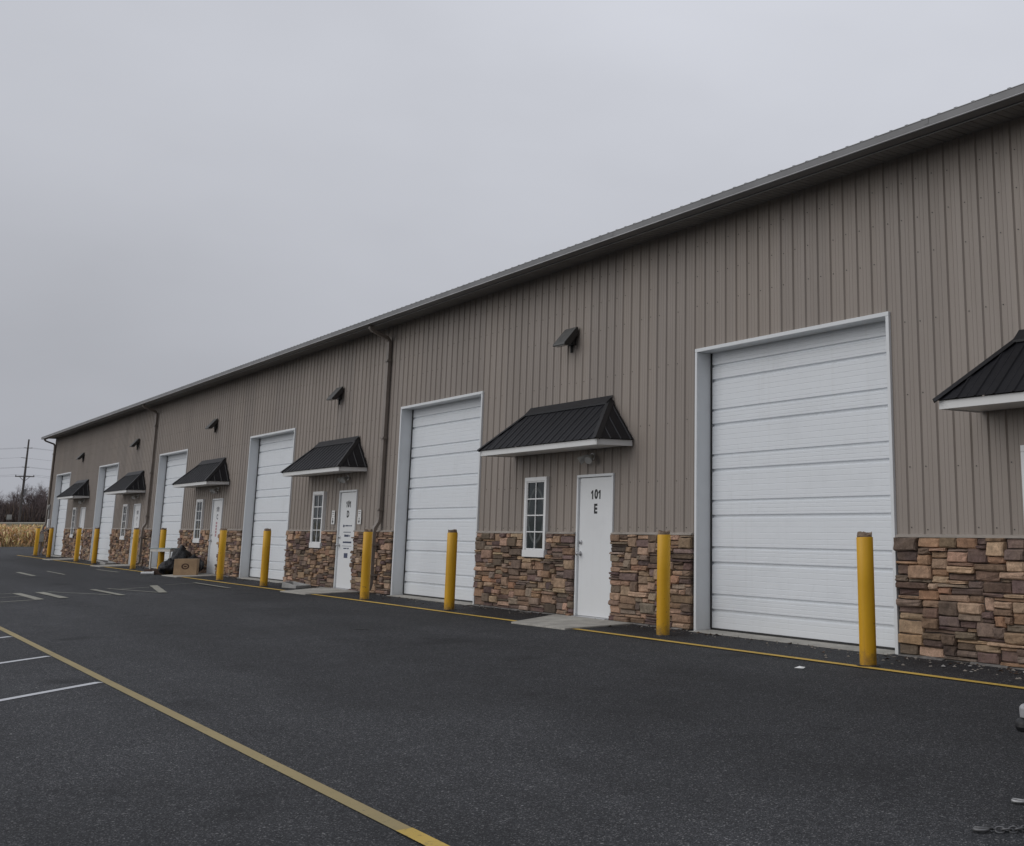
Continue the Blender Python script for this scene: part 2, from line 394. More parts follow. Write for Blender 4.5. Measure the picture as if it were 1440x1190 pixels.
def stone_wall(xa, xb, hole, seed, z0=.015):
    rnd = random.Random(seed); cz = .036; nz = int(round((STZ-.012-z0)/cz)); cz = (STZ-.012-z0)/nz
    nx = max(3, int(round((xb-xa)/.045))); cx = (xb-xa)/nx
    occ = [[False]*nx for _ in range(nz)]
    if hole:
        for j in range(nz):
            for i in range(nx):
                xm, zm = xa+(i+.5)*cx, z0+(j+.5)*cz
                if hole[0] < xm < hole[1] and zm > hole[2]: occ[j][i] = True
    mb = MB(); mb.cur = 0
    for j in range(nz):
        i = 0
        while i < nx:
            if occ[j][i]: i += 1; continue
            run = 0
            while i+run < nx and not occ[j][i+run]: run += 1
            hh = rnd.choices([1, 2, 3, 4], [4, 7, 4, 1.3])[0]; w = rnd.choices([2,3,4,5,6,7,8,9,10,11], [.5,1.2,3,4,5,5,4,3,2,1])[0]
            if hh == 1: w += 2
            if hh >= 3: w = max(min(w, 8), min(4, run))
            w = min(w, run)
            if run - w < 3: w = run if run <= 10 else run//2
            hh = min(hh, nz-j)
            while hh > 1 and any(occ[j+q][i+p] for q in range(hh) for p in range(w)): hh -= 1
            if nz-j-hh == 1 and hh < 3 and not any(occ[nz-1][i+p] for p in range(w)): hh += 1
            for q in range(hh):
                for p in range(w): occ[j+q][i+p] = True
            ex0 = rnd.uniform(-.012, .012) if i == 0 else 0; ex1 = rnd.uniform(-.012, .012) if i+w == nx else 0
            stone_block(mb, xa+i*cx+ex0, xa+(i+w)*cx+ex1, z0+j*cz, z0+(j+hh)*cz, rnd)
            i += w
    mb.cur = 1
    segs = [(xa, xb, z0, STZ-.012)] if not hole else [(xa, hole[0], z0, STZ-.012), (hole[1], xb, z0, STZ-.012), (hole[0], hole[1], z0, hole[2])]
    for a, b, c, d in segs: mb.quad((a+.004, -.028, c), (b-.004, -.028, c), (b-.004, -.028, d), (a+.004, -.028, d), (1, 1, 1))
    mb.build('stone_veneer', [M['stone'], M['mortar']], root)
    lb = MB()
    for a, b in ([(xa, xb)] if not hole else [(xa, hole[0]), (hole[1], xb)]):
        lb.extrude([(.0, STZ-.012), (-.062, STZ-.012), (-.062, STZ+.004), (-.03, STZ+.018), (.0, STZ+.022)], (a, b))
    lb.build('stone_ledge', M['ledge'], root)
stone_wall(XL+.07, UX[0]-.04, None, 90)
for i, U in enumerate(UX):
    nxt = UX[i+1]-.04 if i+1 < len(UX) else XR
    if i in CORE_UNITS:
        stone_wall(U+WR+.04, U+DX-.012, (U+WX-.012, U+WX+WW+.012, WZ0-.012), 100+i)
        stone_wall(U+DX+DW+.012, nxt, None, 200+i)
    else: stone_wall(U+WR+.04, nxt, None, 100+i)

mb = MB(); rnd = random.Random(77)
for i, U in enumerate(UX):
    if i >= len(UX)-1: continue
    for xa, xb in ((U+WR+.05, U+DX-.02), (U+DX+DW+.02, UX[i+1]-.05)):
        x = xa
        while x < xb-.02:
            xe = min(x+rnd.uniform(.2,.55), xb); d = rnd.uniform(.05,.115)
            mb.add([(x,-.001,.0),(xe,-.001,.0),(xe,-.001,.028),(x,-.001,.028),(x+.004,-d,.0),(xe-.004,-d+rnd.uniform(-.01,.01),.0),(xe-.004,-d+.02,rnd.uniform(.01,.024)),(x+.004,-d+.02,rnd.uniform(.01,.024))],[(4,5,6,7),(7,6,2,3),(0,4,7,3),(5,1,2,6)])
            x = xe
tag(mb.build('footing', M['mortar_grey'], root), kind='stuff')
# --- roof, soffit, gutter
mb = MB(); x = XL-.12; S = .27
y0, zz0, y1 = -.612, 5.511, 9.0
zz1 = zz0 + (y1-y0)*S
mb.quad((XL-.12, y0, zz0), (XR+.12, y0, zz0), (XR+.12, y1, zz1), (XL-.12, y1, zz1))
mb.quad((XL-.12, 18.6, zz0), (XR+.12, 18.6, zz0), (XR+.12, y1, zz1), (XL-.12, y1, zz1))
while x < XR:
    a, b, c, d = x, x+.018, x+.045, x+.063; h = .021
    mb.add([(a,y0,zz0),(b,y0,zz0+h),(c,y0,zz0+h),(d,y0,zz0),(a,y1,zz1),(b,y1,zz1+h),(c,y1,zz1+h),(d,y1,zz1)], [(0,1,5,4),(1,2,6,5),(2,3,7,6),(0,3,2,1)])
    x += RIB
roof = mb.build('roof', M['roof'], root)
mb = MB(); mb.tube([(XL-.13, y1, zz1+.05), (XR+.13, y1, zz1+.05)], [.16,.16], 8, squash=(1,.5)); mb.build('ridge_cap', M['roof'], roof)
mb = MB()
x = XL-.1
while x < XR+.1:
    xe = min(x+.305, XR+.1)
    mb.box(x+.007, xe-.007, -.4395, -.001, EAVE-.006, EAVE+.01); 
    for q in (.10, .20): mb.box(x+q, x+q+.012, -.4395, -.001, EAVE-.010, EAVE-.0055)
    x += .305
mb.box(XL-.1, XR+.1, -.4395, 0, EAVE+.012, EAVE+.02)
mb.build('soffit', M['soffit'], root)
mb = MB(); mb.box(XL-.1, XR+.1, -.4545, -.44, 5.43, 5.545); mb.build('fascia_board', M['gutter'], root)
gp_ = [(-.455,5.505),(-.455,5.416),(-.612,5.410),(-.632,5.418),(-.640,5.430),(-.640,5.506),(-.625,5.508),(-.625,5.502),(-.634,5.500),(-.634,5.432),(-.620,5.421),(-.461,5.423),(-.461,5.505)]
mb = MB(); mb.extrude(gp_, (XL-.13, XR+.13)); gut = mb.build('gutter', M['gutter'], root)
for yy, zz, rr_ in ((-.645, 5.4150, .0085), (-.641, 5.5055, .005), (-.462, 5.407, .008)):
    mb = MB(); mb.tube([(XL-.13, yy, zz), (XR+.13, yy, zz)], rr_, 8); mb.build('gutter_lip', M['gutter_lip' if yy != -.452 else 'gutter'], gut, smooth='all')
x = XL+2
while x < XR:
    mb = MB(); mb.box(x, x+.05, -.6435, -.6405, 5.445, 5.496); mb.build('gutter_joint', M['gutter'], gut); x += 6.1
# --- downspouts
def downspout(X):
    p = [(X+.10,-.53,5.412),(X+.10,-.53,5.365),(X+.085,-.47,5.315),(X+.01,-.13,5.20),(X,-.072,5.13),(X,-.066,5.0),(X,-.066,1.52),(X,-.078,1.42),(X,-.155,1.29),(X,-.168,1.2),(X,-.168,.20),(X,-.185,.12),(X,-.36,.05)]
    mb = MB(); mb.tube(p, .062, 4, squash=(1.12,.82)); o = mb.build('downspout', M['pipe'], root, bevel=.006)
    for z, yf in ((4.7,-.125),(3.1,-.125),(1.65,-.125),(.95,-.228),(.35,-.228)):
        sb = MB(); sb.box(X-.076, X+.076, yf, -.03, z, z+.04); sb.build('strap', M['pipe'], o)
for X in (-64.62, -44.0, -23.5): downspout(X)

# --- overhead door (prototype in local coordinates, copied per bay)
def overhead_door():
    yb = .215; mb = MB()
    # the face as one folded sheet: deep joints, pressed grooves and fine pinstripes
    prof = [(.035, 0)]
    z = 0.0
    def groove(zc, hw, d): prof.extend([(zc-hw, 0), (zc-hw*.15, d), (zc+hw*.55, d), (zc+hw, 0)])
    marks = []
    for k in range(7):
        for zc, hw, d in ((.25+.605*k, .026, .034), (.45+.605*k, .021, .028)): marks.append((zc, hw, d))
        for zc in (.045,.11,.18): marks.append((zc+.605*k+ (0.0), .005, .003))
        for zc in (.30,.35,.40): marks.append((zc+.605*k, .005, .003))
        for zc in (.51,.57,): marks.append((zc+.605*k, .005, .003))
    for m_ in sorted(marks):
        if .05 < m_[0] < HR-.03: groove(*m_)
    prof.append((HR+.02, 0))
    for (za, da), (zb, db) in zip(prof[:-1], prof[1:]):
        mb.quad((.03, yb+da, za), (WR-.03, yb+da, za), (WR-.03, yb+db, zb), (.03, yb+db, zb))
    d = mb.build('overhead_door', M['door'], root)
    fb = MB(); t = .045
    # flange proud of the siding + deep jambs and head
    fb.box(-.004, t, -.034, .003, .0, HR-t); fb.box(WR-t, WR+.004, -.034, .003, .0, HR-t); fb.box(-.004, WR+.004, -.034, .003, HR-t+.001, HR+.004)
    fb.box(.006, t-.003, .003, yb+.03, .0, HR-t); fb.box(WR-t+.003, WR-.006, .003, yb+.03, .0, HR-t); fb.box(.006, WR-.006, .003, yb+.03, HR-t+.003, HR-.003)
    fb.build('door_frame', M['frame'], d, bevel=.004)
    for q in ((.05, WR-.05, yb-.012, yb+.02, .006, .034), (t, t+.022, yb-.016, yb-.004, .035, HR-t), (WR-t-.022, WR-t, yb-.016, yb-.004, .035, HR-t)):
        sb = MB(); sb.box(*q); sb.build('weather_seal', M['rubber'], d)
    return d
od = overhead_door()
for i, U in enumerate(UX):
    o = od if i == 0 else copy_tree(od, root)
    o.location = (U, 0, 0)

# --- entry door
def entry_door():
    w, h = DW, DH; mb = MB(); mb.box(.040, w-.040, .03, .075, .03, h-.042); d = mb.build('entry_door', M['man'], root, bevel=.003)
    fb = MB(); t = .036
    fb.box(-.006, t, -.006, .08, .0, h-t); fb.box(w-t, w+.006, -.006, .08, .0, h-t); fb.box(-.006, w+.006, -.006, .08, h-t+.001, h+.004)
    fb.build('door_frame', M['frame'], d, bevel=.004)
    tb = MB(); tb.box(.05, w-.05, -.08, .03, .004, .028); tb.build('threshold', M['steel'], d, bevel=.004)
    hb = MB()
    hb.tube([(.105,.03,.93),(.105,.018,.93)], .034, 20); hb.tube([(.105,.018,.93),(.105,-.012,.93)], .013, 14)
    hb.tube([(.105,-.012,.93),(.105,-.02,.93),(.105,-.04,.93),(.105,-.052,.93),(.105,-.056,.93)], [.018,.027,.03,.022,.008], 20)
    hb.build('handle', M['steel'], d, smooth=True)
    db = MB(); db.tube([(.105,.03,1.10),(.105,.005,1.10),(.105,-.004,1.10)], [.033,.031,.022], 20); db.box(.100,.110,-.012,-.004,1.085,1.115)
    db.build('deadbolt', M['steel'], d, smooth=True)
    for z in (.25, .98, 1.72):
        g = MB(); g.tube([(w-.038, .020, z), (w-.038, .020, z+.11)], .0095, 10); g.box(w-.062, w-.036, .022, .029, z, z+.11); g.build('hinge', M['bronze'], d)
    return d
ed = entry_door(); entry = []
for i in CORE_UNITS:
    o = ed if i == 0 else copy_tree(ed, root)
    o.location = (UX[i]+DX, -.026, 0); entry.append(o)
def lettering(parent, body, size, x, z, mat, offset=0, sx=.9, name='door_number'):
    me = text_mesh(body, size, offset, .0009, sx); me.materials.append(mat); o = bpy.data.objects.new(name, me); col.objects.link(o)
    o.parent = parent; o.location = (x, .0285, z); return o
for i, ch, mat in ((4, 'E', 'ink'), (3, 'D', 'ink'), (2, 'C', 'grey_ink'), (1, 'B', 'grey_ink')):
    lettering(entry[i], '0', .185, DW*.50, 1.80, M[mat], .0085, 1.0)
    for sx in (-.100, .106):
        mb = MB(); H_ = .066
        F2 = [(-.016,-H_),(.016,-H_),(.016,H_),(-.010,H_),(-.046,H_-.028),(-.046,H_-.058),(-.016,H_-.036)]
        mb.add([(x_, -.0009, z_) for x_, z_ in F2]+[(x_, .0009, z_) for x_, z_ in F2], [tuple(range(7)), tuple(range(13,6,-1))]+[(q, 7+q, 7+(q+1) % 7, (q+1) % 7) for q in range(7)])
        mb.build('door_number', M[mat], entry[i], loc=(DW*.50+sx, .0285, 1.80))
    lettering(entry[i], ch, .19, DW*.49, 1.585, M[mat], .0085, .98)
def dashes(parent, rows, mat, name, seed):
    rnd = random.Random(seed); mb = MB()
    for (xa, xb, z, h, wmin, wmax, gap) in rows:
        x = xa
        while x < xb-.004:
            w = min(rnd.uniform(wmin, wmax), xb-x)
            if rnd.random() > .12: mb.box(x, x+w, .0272, .0295, z-h/2, z+h/2*rnd.uniform(.6, 1))
            x += w + gap
    return mb.build(name, mat, parent)
# the lettering on bay D's door is too small in the photograph to read: strokes only
dashes(entry[3], [(.26,.34,1.34,.055,.012,.02,.008),(.37,.78,1.345,.030,.008,.016,.006),(.26,.78,1.255,.010,.5,.6,.0),(.36,.70,1.135,.050,.014,.026,.008),(.28,.80,.995,.038,.010,.022,.006),(.26,.82,.915,.008,.6,.6,.0),(.36,.68,.865,.026,.008,.014,.006)], M['blue_ink'], 'door_notice', 5)
mb = MB(); mb.box(.41, .62, .0270, .0292, .665, .765); mb.build('door_sticker', M['blue_ink'], entry[3])
mb = MB(); mb.box(.30,.74,.0268,.0278,1.20,1.215); mb.build('door_notice_rule', M['blue_ink'], entry[3])
mb = MB(); rnd = random.Random(8)
for k in range(5): 
    z = 1.42 - k*.085
    mb.box(.42, .455, .0272, .0295, z-.03, z+.03); mb.box(.505, .54, .0272, .0295, z-.03, z+.03)
    for q in (z-.03, z+.018): mb.box(.4555, .5045, .0272, .0295, q, q+.014)
mb.build('red_lettering', M['red_ink'], entry[2])
mb = MB(); mb.box(.30, .70, .0270, .0292, 1.19, 1.25); mb.build('door_notice', M['ink'], entry[1])
mb = MB(); mb.box(.485, .505, .0270, .0292, 1.33, 1.44); mb.build('door_mark', M['grey_ink'], entry[1])

# --- window
def window():
    w, z0, z1 = WW, WZ0, WZ1; mb = MB(); t = .062
    mb.box(-.004, t, -.075, .05, z0+.11, z1-t); mb.box(w-t, w+.004, -.075, .05, z0+.11, z1-t); mb.box(-.004, w+.004, -.075, .05, z1-t+.001, z1+.004)
    # inner sash
    q = .020
    mb.box(t+.001, t+q, -.066, .03, z0+.112, z1-t-q); mb.box(w-t-q, w-t-.001, -.066, .03, z0+.112, z1-t-q)
    mb.box(t+.001, w-t-.001, -.066, .03, z1-t-q+.001, z1-t-.001); mb.box(t+.001, w-t-.001, -.066, .03, z0+.111, z0+.111+q)
    f = mb.build('window', M['vinyl'], root, bevel=.004)
    sb = MB(); sb.box(-.005, w+.005, -.088, .05, z0-.004, z0+.109); sb.build('sill', M['vinyl'], f, bevel=.006)
    ga, gb = t+q, w-t-q; za, zb = z0+.111+q, z1-t-q
    pb = MB(); pb.box(ga-.01, gb+.01, -.046, -.042, za-.01, zb+.01); pb.build('pane', M['glass'], f)
    g = MB(); xm = (ga+gb)/2; g.box(xm-.009, xm+.009, -.062, -.0465, za, zb)
    for k in (1, 2, 3):
        z = za+(zb-za)*k/4; g.box(ga, xm-.0095, -.0615, -.0465, z-.009, z+.009); g.box(xm+.0095, gb, -.0615, -.0465, z-.009, z+.009)
    g.build('glazing_bars', M['vinyl'], f)
    # etched oval in the glass
    e = MB(); n = 40; cx, cz = xm, (za+zb)/2; pts = []
    for k in range(n+1):
        a = 2*math.pi*k/n; pts.append((math.cos(a), math.sin(a)))
    rx, rz = (gb-ga)/2*1.02, (zb-za)/2*.86
    for (c1, s1), (c2, s2) in zip(pts[:-1], pts[1:]):
        A = [(cx+rx*c1, cz+rz*s1), (cx+rx*c2, cz+rz*s2), (cx+rx*.8*c2, cz+(rz-.055)*s2), (cx+rx*.8*c1, cz+(rz-.055)*s1)]
        A = [(min(max(px, ga), gb), pz) for px, pz in A]
        e.quad(*[(px, -.0472, pz) for px, pz in A])
    e.build('etched_oval', M['etch'], f)
    return f
wd = window()
for i in CORE_UNITS:
    o = wd if i == 0 else copy_tree(wd, root)
    o.location = (UX[i]+WX, 0, 0)

# --- awning
def awning():
    zt = AZ+.092; ov = .03
    FL, FR = Vector((-ov, -AP-ov, zt)), Vector((AW+ov, -AP-ov, zt)); WL, WRr = Vector((-ov, -.024, zt)), Vector((AW+ov, -.024, zt))
    RL, RR = Vector((ARX, -.024, ARZ)), Vector((AW-ARX, -.024, ARZ))
    mb = MB()
    mb.add([FL, FR, RR, RL], [(0,1,2,3)]); mb.add([WL, FL, RL], [(0,1,2)]); mb.add([FR, WRr, RR], [(0,1,2)])
    def rib(a, b, nrm, side, w, h):
        s = side*w
        mb.add([a-s, a-s*.4+nrm*h, a+s*.4+nrm*h, a+s, b-s, b-s*.4+nrm*h, b+s*.4+nrm*h, b+s], [(0,1,5,4),(1,2,6,5),(2,3,7,6),(0,3,2,1),(4,5,6,7)])
    nf = (FR-FL).cross(RL-FL).normalized()
    if nf.y > 0: nf = -nf
    x = .03
    k = 0
    while x < AW:
        big = k % 2 == 0
        if x < ARX-ov: t = (x+ov)/(ARX+ov)
        elif x > AW-ARX: t = (AW+ov-x)/(ARX+ov)
        else: t = 1
        t = min(1, t)*.985
        a = Vector((x, FL.y, zt)); b = Vector((x, FL.y+(RL.y-FL.y)*t, zt+(ARZ-zt)*t))
        rib(a, b, nf, Vector((1,0,0)), .018 if big else .010, .013 if big else .004)
        x += RIB/2; k += 1
    for F_, W_, R_ in ((FL, WL, RL), (FR, WRr, RR)):
        nn = (W_-F_).cross(R_-F_).normalized()
        if nn.z < 0: nn = -nn
        y = -.06; k = 0
        while y > -AP:
            t = (y-FL.y)/(RL.y-FL.y)*.97
            a = Vector((F_.x, y, zt)); b = Vector((F_.x+(R_.x-F_.x)*t, y, zt+(ARZ-zt)*t))
            rib(a, b, nn, Vector((0,1,0)), .018, .010)
            y -= RIB*.75; k += 1
    a = mb.build('awning', M['awning'], root)
    fb = MB(); t = .022
    fb.box(0, AW, -AP, -AP+t, AZ, AZ+.086); fb.box(0, t, -AP+t+.001, -.024, AZ, AZ+.086); fb.box(AW-t, AW, -AP+t+.001, -.024, AZ, AZ+.086)
    fb.build('fascia', M['fascia'], a, bevel=.004)
    sb = MB(); sb.box(t+.001, AW-t-.001, -AP+t+.001, -.024, AZ+.012, AZ+.02)
    sb.build('soffit', M['fascia'], a)
    # ridge and hip flashings
    rb = MB(); n_ = nf*.024
    up = (RL-FL); up.x = 0; up.normalize()
    rb.add([RL+Vector((-.05,0,.012))-up*.13+n_, RR+Vector((.05,0,.012))-up*.13+n_, RR+Vector((.05,0,.012))+n_, RL+Vector((-.05,0,.012))+n_, RR+Vector((.05,0,.05)), RL+Vector((-.05,0,.05)),
            RL+Vector((-.05,0,-.012))-up*.13+n_, RR+Vector((.05,0,-.012))-up*.13+n_], [(0,1,2,3),(3,2,4,5),(6,7,1,0)])
    rb.build('ridge_flashing', M['awning_edge'], a)
    for F_, R_, sx in ((FL, RL, 1), (FR, RR, -1)):
        hb = MB(); d = (R_-F_).normalized(); side = nf.cross(d).normalized(); side = side if side.x*sx > 0 else -side
        out = Vector((0,-.3,1)).normalized()*.024
        sd2 = (Vector((0, 1, 0)) - d*d.y).normalized()
        A, B = F_+out-d*.02, R_+out+d*.01
        hb.add([A, B, B+side*.075-nf*.0, A+side*.075, B+sd2*.07-Vector((0,0,.006)), A+sd2*.07-Vector((0,0,.006))], [(0,1,2,3),(0,5,4,1)])
        hb.build('hip_flashing', M['awning_edge'], a)
    # twin flood lamps under the soffit, over the door
    fl = MB(); xx = DX-AX+.42
    fl.tube([(xx, -.002, AZ-.10), (xx, -.03, AZ-.10)], .055, 16)
    l = fl.build('porch_light', M['vinyl'], a, smooth=True)
    for s in (-1, 1):
        h = MB(); h.tube([(xx, -.03, AZ-.10), (xx+s*.06, -.07, AZ-.10)], .012, 8)
        h.tube([(xx+s*.06, -.06, AZ-.09), (xx+s*.085, -.10, AZ-.115), (xx+s*.115, -.15, AZ-.15), (xx+s*.13, -.175, AZ-.17)], [.025,.042,.06,.062], 16)
        h.build('lamp_head', M['lamp_glass'], l, smooth=True)
    return a
aw = awning()
for i in CORE_UNITS:
    o = aw if i == 0 else copy_tree(aw, root)
    o.location = (UX[i]+AX, 0, 0)

# --- wall pack lamps
def wall_lamp():
    mb = MB(); mb.box(-.11, .11, -.085, -.002, -.13, .12); o = mb.build('wall_lamp', M['bronze'], root, bevel=.01)
    hb = MB(); w = .215
    P = [(-.045, .225), (-.075, .225), (-.345, -.105), (-.350, -.145), (-.215, -.150), (-.086, .03), (-.045, .06)]
    hb.extrude(P, (-w, w)); hb.build('hood', [M['hood']], o, bevel=.008)
    for xa, xb in ((w+.001, w+.016), (-w-.016, -w-.001)):
        eb = MB(); eb.extrude([(y, z-.002) for y, z in P], (xa, xb)); eb.build('end_cap', M['bronze'], o, bevel=.004)
    lb = MB(); lb.box(-w+.03, w-.03, -.325, -.225, -.156, -.1505); lb.build('lens', M['lamp_glass'], o)
    cb = MB(); cb.tube([(.0, -.05, -.13), (.0, -.05, -.27)], .026, 10); cb.build('photocell', M['black'], o, smooth=True)
    return o
wl = wall_lamp()
for i, X in enumerate((-57.13, -46.71, -36.56, -26.35, -16.05)):
    o = wl if i == 0 else copy_tree(wl, root)
    o.location = (X+.03, 0, 4.25); o.scale = (.80,.80,.80)
# meter boxes at the far corner
mb = MB(); mb.tube([(-64.30, -.01, 2.2), (-64.30, -.10, 2.2), (-64.30, -.13, 2.2)], [.11,.11,.085], 18); mb.box(-64.42, -64.18, -.06, -.022, 1.72, 2.34)
mb.tube([(-64.30,-.05,1.72),(-64.30,-.05,1.25)], .03, 8); mb.build('electric_meter', M['block'], root, smooth=True)
mb = MB(); mb.box(-63.95, -63.72, -.11, -.022, 1.27, 1.66); mb.box(-63.93,-63.74,-.118,-.1105,1.30,1.63); mb.build('meter_box', M['vinyl'], root, bevel=.008)

# ------------------------------------------------------------------ notice signs by door D
def notice(X, label):
    r = empty('notice_sign', (X, 0, 1.53), label, 'sign', 'white notice signs beside the door marked D')
    a = MB(); a.box(-.09, .09, -.030, -.024, .015, .145); a.box(-.10, .10, -.030, -.024, -.155, .010); a.build('placard', M['paper'], r, bevel=.002)
    b = MB(); b.tube([(0, -.0305, -.035), (0, -.0325, -.035)], .022, 12); b.add([(-.05,-.0325,-.085),(.05,-.0325,-.085),(0,-.0325,-.14)], [(0,1,2)]); b.box(-.018,.018,-.0322,-.0305,-.09,-.06)
    b.box(-.06,.06,-.0318,-.0305,.10,.112); b.box(-.05,.05,-.0318,-.0305,.06,.07)
    b.build('symbol', M['ink'], r)
notice(-26.27, 'white notice sign with black symbol between window and door marked D')
notice(-24.70, 'white notice sign with black symbol on the downspout side of the door marked D')

# ------------------------------------------------------------------ ground
def sheet(name, pts, z, mat, kind='structure', tris=None):
    mb = MB(); mb.add([(x, y, z) for x, y in pts], [tuple(range(len(pts)))]); return tag(mb.build(name, mat), kind=kind)
M['grass'] = simple('dormant_grass', (.085,.080,.045), .95, .4, 1.2, .4, 30)
M['track'] = simple('pale_gravel_track', (.34,.31,.26), .95, .2, 2)
# terrain: flat to the field, then a low rise
mb = MB(); prof = [(3000,-.02),(-80,-.02),(-150,.1),(-166,1.55),(-171,1.72),(-176,1.80),(-240,2.0),(-700,3),(-3500,4)]
ys = [-3000,-400,-120,-60,-30,0,20,40,80,150,500,3000]
vs = [(x, y, z) for x, z in prof for y in ys]; n = len(ys)
mb.add(vs, [(i*n+j, i*n+j+1, (i+1)*n+j+1, (i+1)*n+j) for i in range(len(prof)-1) for j in range(n-1)])
tag(mb.build('ground', M['grass']), kind='structure')
mb = MB(); mb.add([(-168,-300,1.612),(-168,300,1.612),(-170.8,300,1.725),(-170.8,-300,1.725)], [(0,1,2,3)]); tag(mb.build('track', M['track']), kind='structure')
asp = [(30,-70),(30,.05),(XL-.1,.05),(XL-.1,40),(-90.0,40)]
rnd = random.Random(1); y = 40
while y > -70: asp.append((-90.2+rnd.uniform(-.35,.35), y)); y -= 1.3
sheet('asphalt', asp, 0.0, M['asphalt'])
# darker band along the wall (inside the yellow line)
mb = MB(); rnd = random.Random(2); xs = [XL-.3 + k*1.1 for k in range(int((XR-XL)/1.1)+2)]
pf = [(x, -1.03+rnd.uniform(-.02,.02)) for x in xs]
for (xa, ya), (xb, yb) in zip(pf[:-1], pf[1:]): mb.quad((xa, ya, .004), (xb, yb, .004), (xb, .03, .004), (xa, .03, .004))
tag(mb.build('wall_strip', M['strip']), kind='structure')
# concrete sills under overhead doors and pads at entry doors
mb = MB()
for U in UX: mb.box(U+.05, U+WR-.05, -.14, .6, -.05, .010)
tag(mb.build('door_sill', M['concrete'], bevel=.004), kind='structure')
mb = MB()
for i in CORE_UNITS:
    U = UX[i]; P = [(U+6.62,-.10),(U+7.45,-1.30),(U+8.86,-1.25),(U+8.74,-.10)]
    b = len(mb.v)
    vs = [(x, y, .022) for x, y in P] + [(x, y, -.03) for x, y in P]
    mb.add(vs, [(0,1,2,3),(1,0,4,5),(2,1,5,6),(3,2,6,7),(0,3,7,4)])
    mb.box(U+DX+.002, U+DX+DW-.002, -.0995, .6, -.05, .0035)
tag(mb.build('door_pad', M['concrete'], bevel=.006), kind='structure')
def line(mb, a, b, w, z, jit=0, seed=0, step=.6):
    a, b = Vector(a), Vector(b); d = (b-a); L = d.length; d.normalize(); p = Vector((-d.y, d.x)); rnd = random.Random(seed)
    n = max(1, int(L/step)); prev = None
    for k in range(n+1):
        q = a + d*(L*k/n); l_, r2 = w/2+rnd.uniform(-jit,jit), w/2+rnd.uniform(-jit,jit)
        cur = ((q.x+p.x*l_, q.y+p.y*l_, z), (q.x-p.x*r2, q.y-p.y*r2, z))
        if prev: mb.quad(prev[0], prev[1], cur[1], cur[0])
        prev = cur
mb = MB()
edges = [XR-1] 
for i in reversed(list(CORE_UNITS)): edges += [UX[i]+8.86, UX[i]+7.42]
edges += [XL+.2]
for k in range(0, len(edges), 2): line(mb, (edges[k], -1.10), (edges[k+1], -1.10), .094, .009, .002, k, 1.5)
tag(mb.build('wall_line', M['yellow_line']), kind='structure')
mb = MB(); line(mb, (6,-7.02), (-60,-7.02), .078, .0045, .0015, 4, 1.5); tag(mb.build('lot_line', M['lot_line']), kind='structure')
mb = MB(); line(mb, (-5.42,-7.025), (3,-7.022), .080, .0085, .0015, 5, 1.5); tag(mb.build('fresh_lot_line', M['new_yellow']), kind='structure')
mb = MB()
for k, xx in enumerate((-12.03,-14.73,-17.60,-20.4,-23.2)): line(mb, (xx, -7.085), (xx+4.5, -12.3), .09, .0045, .004, 30+k)
tag(mb.build('stall_line', M['white_line']), kind='structure')
mb = MB()
for k, (a, b, w) in enumerate([((-41.31,-4.01),(-38.11,-4.03),.13),((-41.65,-3.2),(-38.44,-3.23),.07),((-42.07,-1.77),(-39.22,-1.7),.09),
    ((-28.1,-6.8),(-28.56,-5.65),.06),((-28.56,-5.65),(-25.87,-5.60),.15),((-25.87,-5.60),(-25.1,-6.9),.08),((-27.2,-5.71),(-26.8,-6.6),.05),
    ((-28.62,-5.23),(-26.06,-5.17),.16),((-28.64,-5.06),(-26.56,-4.27),.045),((-29.03,-4.17),(-26.28,-4.12),.13),
    ((-29.19,-3.85),(-26.85,-3.35),.06),((-29.93,-2.76),(-26.67,-3.29),.16),((-28.68,-3.68),(-29.29,-2.86),.05),((-30.03,-2.5),(-30.44,-1.73),.04),((-30.64,-1.71),(-27.55,-1.75),.09)]):
    line(mb, a, b, w, .0045 + .0009*k, .004, 60+k, .3)
tag(mb.build('bay_line', M['old_line']), kind='structure')
M['crack'] = simple('crack_filler', (.012,.012,.012), .6, .3, 20)
mb = MB(); line(mb, (-20.35,-3.2), (-20.1,-2.75), .05, .0045, .015, 9, .08); line(mb, (-15.9,-3.35), (-15.6,-3.2), .06, .0045, .02, 10, .08)
tag(mb.build('tar_mark', M['crack']), kind='structure')

# ------------------------------------------------------------------ bollards
def bollard():
    r = empty('bollard', (0, 0, 0)); h = 1.235; rad = .083
    mb = MB(); mb.tube([(0,0,-.02),(0,0,.3),(0,0,.8),(0,0,h-.008),(0,0,h)], [rad,rad,rad,rad,rad-.006], 32, caps=False); mb.build('post', M['bollard'], r, smooth=True)
    cb = MB(); rnd = random.Random(6); n = 18; rings = []
    for k, (rr_, z) in enumerate(((rad-.010,h-.03),(rad-.004,h+.010),(rad-.006,h+.040),(rad*.55,h+.030),(.004,h+.034))):
        rings.append([(rr_*math.cos(2*math.pi*j/n)*(1+rnd.uniform(-.16,.08)), rr_*math.sin(2*math.pi*j/n)*(1+rnd.uniform(-.16,.08)), z+rnd.uniform(-.022,.018)*(k > 1)) for j in range(n)])
    cb.add([p for q in rings for p in q], [(i*n+j, i*n+(j+1) % n, (i+1)*n+(j+1) % n, (i+1)*n+j) for i in range(4) for j in range(n)])
    cb.build('concrete_cap', M['rubble'], r)
    fb = MB(); fb.tube([(0,0,.0),(0,0,.013),(0,0,.016)], [.125,.115,.085], 20); fb.build('footing', M['strip'], r)
    return r
